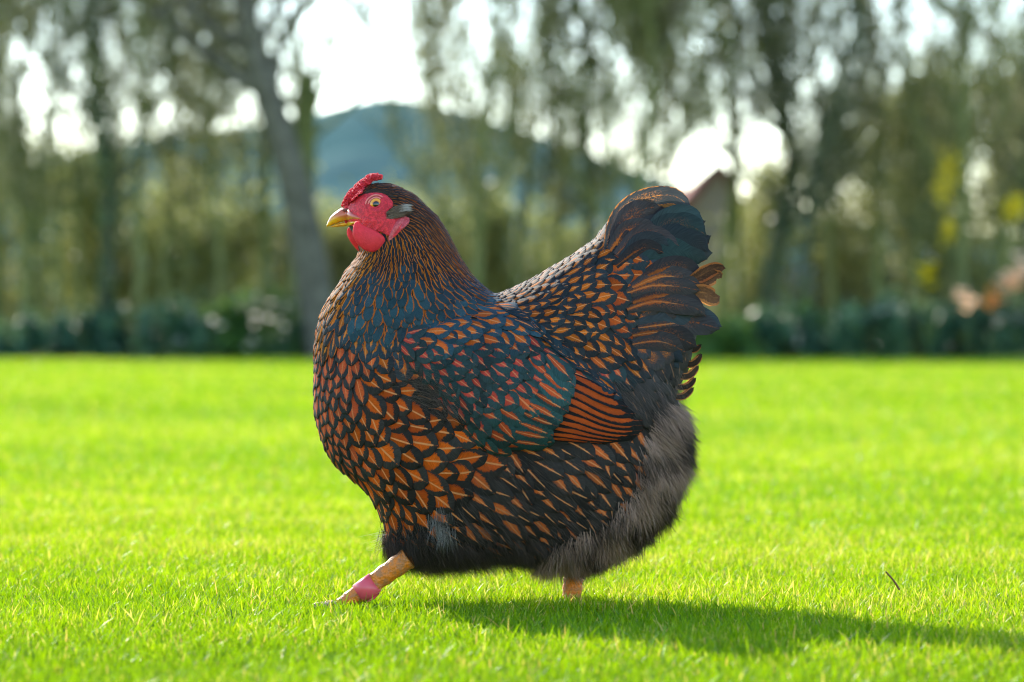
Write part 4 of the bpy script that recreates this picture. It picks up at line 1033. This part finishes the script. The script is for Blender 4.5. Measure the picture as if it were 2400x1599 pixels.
# mossy stump-like trunk beside it
tree(TP([(700,838),(705,600),(712,400),(716,260),(718,178)], YT+1.2), .16, .12, 'mossy broken-topped trunk just right of the leaning grey tree', 2, M_MOSS, 20, .4, M_BUD, 120, .5, (), 10)
TL = [ # base px, mid, top, radius, seed, mat, ivy, label
 (238,246,212,.12,M_DARK,700,'dark ivy-covered tree at the left with white sky gaps around it'),
 (395,400,392,.09,M_MOSS,60,'mossy trunk between the ivy tree and the leaning grey tree'),
 (60,50,80,.10,M_MOSS,120,'mossy tree second from the left edge of the photo'),
 (150,135,120,.08,M_MOSS,60,'thin mossy tree between the left edge and the ivy tree'),
 (-10,5,-20,.10,M_MOSS,60,'mossy tree cut by the left edge of the photo'),
 (620,615,600,.09,M_MOSS,90,'mossy trunk hidden partly behind the leaning grey tree'),
 (1035,1030,1005,.10,M_MOSS,60,'tree rising behind the hen\'s nape into the sky'),
 (1120,1130,1160,.10,M_MOSS,60,'mossy tree above the dip between neck and saddle'),
 (1215,1225,1200,.09,M_MOSS,60,'mossy tree over the middle of the saddle'),
 (1300,1310,1340,.09,M_MOSS,60,'mossy tree just left of the raised tail'),
 (1385,1378,1360,.10,M_DARK,120,'dark trunk directly behind the base of the raised tail'),
 (1480,1500,1520,.10,M_MOSS,60,'mossy tree above the top of the tail'),
 (1590,1570,1560,.09,M_MOSS,60,'mossy tree just right of the top of the tail'),
 (1690,1715,1675,.10,M_MOSS,60,'mossy tree beside the pink brick house'),
 (1790,1850,1800,.12,M_DARK,500,'ivy-clad tree right of the hen with a bend in its trunk'),
 (1830,1920,2010,.10,M_DARK,160,'dark tree leaning to the right behind the ivy-clad bent tree'),
 (1960,1940,1900,.08,M_MOSS,60,'mossy tree in the middle of the right half'),
 (2060,2050,2030,.08,M_MOSS,60,'mossy tree left of the yellow blossom'),
 (2150,2160,2140,.10,M_MOSS,60,'mossy tree rising beside the yellow blossom'),
 (2245,2250,2260,.11,M_MOSS,60,'mossy tree right of the yellow blossom'),
 (2330,2340,2330,.11,M_MOSS,60,'mossy tree above the orange flowers'),
 (2420,2410,2400,.11,M_DARK,120,'dark tree cut by the right edge of the photo'),
 (500,505,520,.07,M_MOSS,40,'thin mossy tree between the ivy tree and the grey tree'),
 (320,310,330,.07,M_MOSS,40,'thin mossy tree immediately right of the ivy tree'),
 (1085,1075,1090,.05,M_MOSS,10,'slim young tree between the two trees above the hen\'s back, nearer the neck'),
 (1255,1270,1265,.05,M_MOSS,10,'slim young tree over the saddle, right of the middle tree'),
 (1425,1440,1445,.05,M_MOSS,10,'slim young tree directly above the base of the tail'),
 (1545,1535,1500,.05,M_MOSS,10,'slim young tree standing directly behind the tail tip'),
 (1745,1735,1715,.08,M_MOSS,30,'slim young tree between the brick house and the ivy-clad bent tree'),
 (100,95,110,.05,M_MOSS,10,'slim young tree between the two left edge mossy trees'),
 (190,180,170,.05,M_MOSS,10,'slim young tree immediately left of the dark ivy-covered tree'),
 (450,455,450,.05,M_MOSS,10,'slim young tree in the middle between the ivy tree and grey tree')]
for k, (x0, x1, x2, r, mt, iv, lb) in enumerate(TL):
    y = YT+.4+((k*37) % 50)/50*3.5; g = random.Random(k)
    sx = [x0, (x0+x1)/2+g.uniform(-14, 14), x1+g.uniform(-12, 12), (x1+x2)/2+g.uniform(-26, 26), x2, x2+g.uniform(-50, 50)]
    pth = TP(list(zip(sx, (838, 620, 420, 200, 0, -220))), y)
    skyfree = x2 in (600,) 
    tree(pth[:4] if x0 == 2150 else pth, r*(.55+.3*(k % 3)/2), r*.25, lb, 20+k, mt, 430 if x0 < 1990 else 400, .62, M_BUD if k % 3 else M_BUD2, iv, .40 if x0 in (1590, 1690, 1745) else .25, (), 8, bsize=.028, twr=.0095, nlimb=5 if x0 in (960, 1035) else 16)
# bushes forming the dense mass behind the trunks
def bush(name, x, y, w, h, dep, n, size, mat, label, cat, group, seed, g_power=.6, stems=8, stemmat=M_MOSS):
    g = np.random.default_rng(seed); root = empty(name, (x, y, 0)); tag(root, label, cat, group)
    # clumps
    nc = 26; cc = np.stack([g.uniform(-.5, .5, nc)*w, g.uniform(-.5, .5, nc)*dep, g.random(nc)**g_power*h], 1)
    cc[:, 0] *= 1-.35*(cc[:, 2]/h)**2
    k = g.integers(0, nc, n); rad = .20*min(w, h); P = cc[k]+g.normal(0, 1, (n, 3))*np.array([rad*.6, rad*.6, rad])*.75
    P[:, 2] = np.abs(P[:, 2]); cl = g.random(nc)
    ml = MB(); leaves(ml, P, size, g, np.clip(cl[k]*.6+g.random(n)*.4, 0, 1))
    link('foliage', ml.mesh('foliage'), mat, root, False)
    if stems:
        ms = MB()
        for s in range(stems):
            a = np.array([g.uniform(-.3, .3)*w, g.uniform(-.2, .2)*dep, 0]); b = cc[g.integers(nc)]; limb(ms, [a, (a+b)/2+g.normal(0, .03, 3), b], .02*max(.3, h/2), .006, 5, 6)
        link('stems', ms.mesh('stems'), stemmat, root)
    return root
Ws = lambda px, y: (px-1200)*S*(CD+y)/CD
hd = ['olive hedge bush behind the trees at the far left edge', 'olive hedge bush behind the ivy-covered tree', 'olive hedge bush filling the gap left of the leaning grey tree',
 'hedge bush straight behind the leaning grey tree', 'hedge bush behind the hen\'s head', 'hedge bush behind the hen\'s neck', 'hedge bush behind the dip of the hen\'s back', 'hedge bush behind the hen\'s saddle',
 'hedge bush behind the hen\'s tail', 'hedge bush partly covering the pink brick house', 'hedge bush behind the ivy-clad bent tree', 'tall hedge bush left of the yellow blossom', 'tall hedge bush behind the yellow blossom', 'tall hedge bush above the orange flowers', 'tall hedge bush at the far right edge']
hx = [-60, 130, 320, 500, 690, 860, 1030, 1200, 1370, 1560, 1880, 2030, 2160, 2290, 2420]
hh = [2.6, 2.4, 2.1, 1.9, 1.7, 1.6, 1.7, 1.8, 1.6, .5, 2.3, 2.7, 3.3, 3.6, 3.8]
for k, (px, h) in enumerate(zip(hx, hh)):
    y = 44.5+(k % 3)*.6
    bush('hedge_bush', Ws(px, y), y, 1.9, h, 1.2, 5500 if h < 2.5 else 8000, .05, M_HEDGE if k % 2 else M_BUD, hd[k], 'bush', 'olive bushes behind the trees', 60+k, .75)
# low evergreen shrubs along the lawn edge
names = ['at the far left edge', 'second from the left edge', 'in front of the ivy-covered tree', 'right of the ivy-covered tree', 'under the left pale flowers', 'under the middle pale flowers', 'in front of the leaning grey tree', 'beside the hen\'s breast',
 'just right of the hen\'s tail', 'under the single pale flower right of the tail', 'in front of the ivy-clad bent tree', 'left of the two pale flowers', 'under the two pale flowers on the right', 'below the yellow flower', 'left of the orange flowers', 'below the orange flowers', 'at the far right edge']
lx = [-20, 90, 190, 300, 410, 510, 620, 720, 1690, 1770, 1850, 1930, 2030, 2130, 2220, 2310, 2400]
for k, px in enumerate(lx):
    y = EDGE+.45+((k*5) % 4)*.3; h = .36+.30*((k*29) % 7)/7
    if px > 2180: h += .14
    if px > 2180 : pass
    mt = M_SHRB if px in (510, 620, 1690, 1930) else M_SHR
    bush('low_shrub', Ws(px, y), y, .85, h, .6, 1500, .05, mt, ('bright' if mt is M_SHRB else 'dark') + ' green low shrub '+names[k], 'shrub', 'low evergreen shrubs edging the lawn', 100+k, .9, 4)
for k, px in enumerate([850, 980, 1110, 1240, 1370, 1500, 1600]):
    y = EDGE+.6
# flowers
N = NT('white petals', .5); N.base((.90,.84,.76)); N.translucent((.95,.9,.82), .55); M_PET = N.m
N = NT('yellow petals', .5); N.base((.78,.60,.02)); N.translucent((.8,.65,.02), .4); M_YEL = N.m
N = NT('orange petals', .5); N.base((.9,.33,.06)); N.translucent((1,.45,.1), .75); M_ORA = N.m
N = NT('peach petals', .5); N.base((.95,.65,.42)); N.translucent((1,.72,.5), .75); M_PEA = N.m
def flower(px, py, y, size, mat, label, cat='flower', group=None, n=5, seed=0):
    """a plant: stem, a pair of leaves and a head of cupped petals"""
    g = np.random.default_rng(seed); c = np.array(bg(px, py, y)); root = empty('flower', (c[0], c[1], 0)); tag(root, label, cat, group)
    ms = MB(); limb(ms, [np.array([0, 0, 0]), np.array([.02, 0, c[2]*.5]), np.array([0, 0, c[2]])], .006, .004, 6, 6)
    for s in (-1, 1): 
        V = np.array([(0, 0, .02), (s*.03, .01, c[2]*.3), (s*.07, .0, c[2]*.55), (s*.05, -.01, c[2]*.28)]); ms.add(V, np.array([(0, 1, 2), (0, 2, 3)]))
    link('stem', ms.mesh('stem'), M_SHRB, root)
    mp = MB()
    for q in range(n):
        cc = np.array([0, 0, c[2]])+(g.normal(0, size*.45, 3) if n > 1 else 0)
        for a in range(6):
            th = a*math.pi/3+g.uniform(-.1, .1); r = size*.5; d = np.array([math.cos(th), math.sin(th), 0]); s = np.array([-d[1], d[0], 0]); up = np.array([0, 0, 1])
            V = np.array([cc, cc+d*r*.6+s*r*.38+up*r*.35, cc+d*r+up*r*.75, cc+d*r*.6-s*r*.38+up*r*.35]); mp.add(V, np.array([(0, 1, 2), (0, 2, 3)]), lc=np.full(4, .5))
    link('petals', mp.mesh('petals'), mat, root, False)
yf = EDGE+.15
WH = [(495,755,.09,'pale flower head second of the left cluster in the bed'),(520,768,.08,'pale flower head third of the left cluster in the bed'),(450,752,.07,'faint pale flower head, leftmost of the left cluster'),
 (410,800,.07,'low pale flower alone at the left, near the lawn edge'),(600,758,.10,'brightest pale flower left of the hen'),(636,745,.09,'pale flower right of the brightest one beside the grey trunk'),(655,770,.08,'pale flower close against the grey trunk foot'),
 (595,802,.09,'low pale flower under the brightest one, near the lawn edge'),(678,715,.07,'highest pale flower beside the grey trunk'),(1876,797,.08,'single pale flower right of the hen, low at the lawn edge'),(2068,725,.08,'left one of two pale flowers in the right half'),
 (2100,725,.09,'right one of two pale flowers in the right half'),(2340,755,.09,'left one of two pale flowers under the pink blossom'),(2378,752,.08,'right one of two pale flowers under the pink blossom'),(2182,598,.08,'pale flower head standing above the yellow flower')]
for k, (px, py, s, lb) in enumerate(WH): flower(px, py, yf, s, M_PET, lb, 'flower', 'pale flowers in the bed', 3, k)
flower(2175, 650, yf, .17, M_YEL, 'round golden yellow flower head in the right of the bed', n=9, seed=31)
flower(2268, 706, yf-.1, .15, M_PEA, 'peach coloured flower head left of the orange one', n=10, seed=32)
flower(2325, 706, yf-.1, .14, M_ORA, 'orange flower head right of the peach one', n=10, seed=33)
flower(2385, 660, yf-.1, .22, M_PEA, 'pale pink blossom at the right edge of the photo', n=14, seed=34)
def yshrub(px, py, w, h, lb, seed):
    y = 39.6; g = np.random.default_rng(seed); c = np.array(bg(px, py, y)); root = empty('flowering_shrub', (c[0], c[1], 0)); tag(root, lb, 'flowering shrub')
    ms = MB(); ml = MB(); 
    for k in range(9):
        e = np.array([g.normal(0, w*.4), g.normal(0, .1), c[2]+g.uniform(-h, h)*.5]); limb(ms, [np.array([g.normal(0, .05), 0, 0]), e*np.array([.3, .3, .5]), e], .012, .005, 5, 8)
        leaves(ml, e+g.normal(0, 1, (36, 3))*np.array([w*.28, .1, h*.25]), .030, g)
    link('stems', ms.mesh('stems'), M_MOSS, root); link('blossom', ml.mesh('blossom'), M_YEL, root, False)
yshrub(2225, 415, .16, .42, 'yellow blossoming shrub among the trees at the right', 41)
yshrub(2222, 540, .08, .16, 'low sprig of yellow blossom under the tall yellow shrub', 42)
yshrub(2380, 480, .14, .2, 'faint yellow blossoming shrub near the right edge', 43)

# brick house seen between the trees
def box(mb, x0, x1, y0, y1, z0, z1):
    V = np.array([(x, y, z) for z in (z0, z1) for y in (y0, y1) for x in (x0, x1)]); F = np.array([(0,2,3,1),(4,5,7,6),(0,1,5,4),(2,6,7,3),(0,4,6,2),(1,3,7,5)]); mb.add(V, F)
N = NT('pink brick', .9); bt = N.n('ShaderNodeTexBrick'); bt.inputs['Scale'].default_value = 4; bt.inputs['Color1'].default_value = (.80,.36,.29,1); bt.inputs['Color2'].default_value = (.72,.31,.25,1); bt.inputs['Mortar'].default_value = (.4,.35,.32,1)
N.put(bt.inputs['Vector'], N.obj()); N.base(bt.outputs[0]); N.b.inputs['Specular IOR Level'].default_value = .1; M_BRICK = N.m
N = NT('roof tiles', .8); N.base(N.mix(N.noise(6, 3, N.pos()), (.26,.11,.09), (.34,.15,.11))); N.b.inputs['Specular IOR Level'].default_value = 0.05; M_ROOF = N.m
N = NT('blue grey paint', .5); N.base((.30,.36,.48)); M_DOOR = N.m
N = NT('window glass', .1); N.base((.05,.06,.08)); M_GL = N.m
yh = 47.0; k = (CD+yh)/CD
hx0, hx1 = Ws(1560, yh), Ws(1745, yh); zt = bg(0, 395, yh).z; ze = bg(0, 560, yh).z; xm = (hx0+hx1)/2+.2
house = empty('house', (xm, yh, 0)); tag(house, 'pink brick gabled house glimpsed between the trees right of the hen\'s tail', 'house')
mb = MB(); a0, a1 = hx0-xm, hx1-xm
V = np.array([(a0,0,0),(a1,0,0),(a1,0,ze),(0,0,zt),(a0,0,ze),(a0,8,0),(a1,8,0),(a1,8,ze),(0,8,zt),(a0,8,ze)])
me = mesh_np('wall', V, [[0,1,2,3,4],[6,5,9,8,7],[1,6,7,2],[5,0,4,9]]); link('wall', me, M_BRICK, house, False)
def slab(mb, p0, p1, y0, y1, t):
    d = np.array([p1[0]-p0[0], p1[1]-p0[1]]); n = np.array([-d[1], d[0]]); n = n/np.linalg.norm(n)*t
    if n[1] < 0: n = -n
    c = [(p0[0], p0[1]), (p1[0], p1[1]), (p1[0]+n[0], p1[1]+n[1]), (p0[0]+n[0], p0[1]+n[1])]
    V = np.array([(x, y, z) for y in (y0, y1) for x, z in c]); F = np.array([(0,1,2,3),(7,6,5,4),(0,4,5,1),(1,5,6,2),(2,6,7,3),(3,7,4,0)]); mb.add(V, F)
mb = MB(); slab(mb, (a0-.3, ze-.25), (0, zt+.02), -.1, 8.2, .07); slab(mb, (0.003, zt+.02), (a1+.3, ze-.25), -.1, 8.2, .07); link('roof', mb.mesh('roof'), M_ROOF, house, False)
mb = MB(); cx = Ws(1740, yh)-xm; box(mb, a1+.003, a1+1.6, .2, 5, 0, bg(0, 625, yh).z); link('porch', mb.mesh('porch'), M_DOOR, house, False)

# wooded hill far behind
N = NT('far haze-blue wood', .95); f = N.noise(.12, 5, N.pos()); N.base(N.ramp(f, [(.3, (.055,.110,.105)), (.7, (.085,.140,.130))])); N.bump(f, 1.0, 2.0); N.b.inputs['Specular IOR Level'].default_value = 0.0; M_HILL = N.m  # distance haze put into the wood's blue-green base colour
yh = 300.0; kk = (CD+yh)/CD
prof = catmull(np.array([(-2600,640),(-1200,560),(-300,470),(200,380),(430,330),(600,310),(740,284),(850,256),(925,244),(1010,256),(1120,285),(1250,325),(1450,400),(1700,480),(2100,540),(2900,600),(4200,640)], float), 8, False)
nx = len(prof); V = []; g = np.random.default_rng(9)
nr = 26
for j in range(nr):
    t = j/(nr-1); yy = 190+t*220
    for i in range(nx):
        px, py = prof[i]; hz = (CAMH+(780-py)*S*kk); s = math.sin(min(t*1.0, 1)*math.pi*.5)if t < .5 else 1
        sh = math.sin(math.pi*min(1, t/ .5)*.5) if t <= .5 else math.cos((t-.5)*math.pi*.9)
        V.append(((px-1200)*S*kk, yy, hz*sh))
F = np.array([[j*nx+i, j*nx+i+1, (j+1)*nx+i+1, (j+1)*nx+i] for j in range(nr-1) for i in range(nx-1)])
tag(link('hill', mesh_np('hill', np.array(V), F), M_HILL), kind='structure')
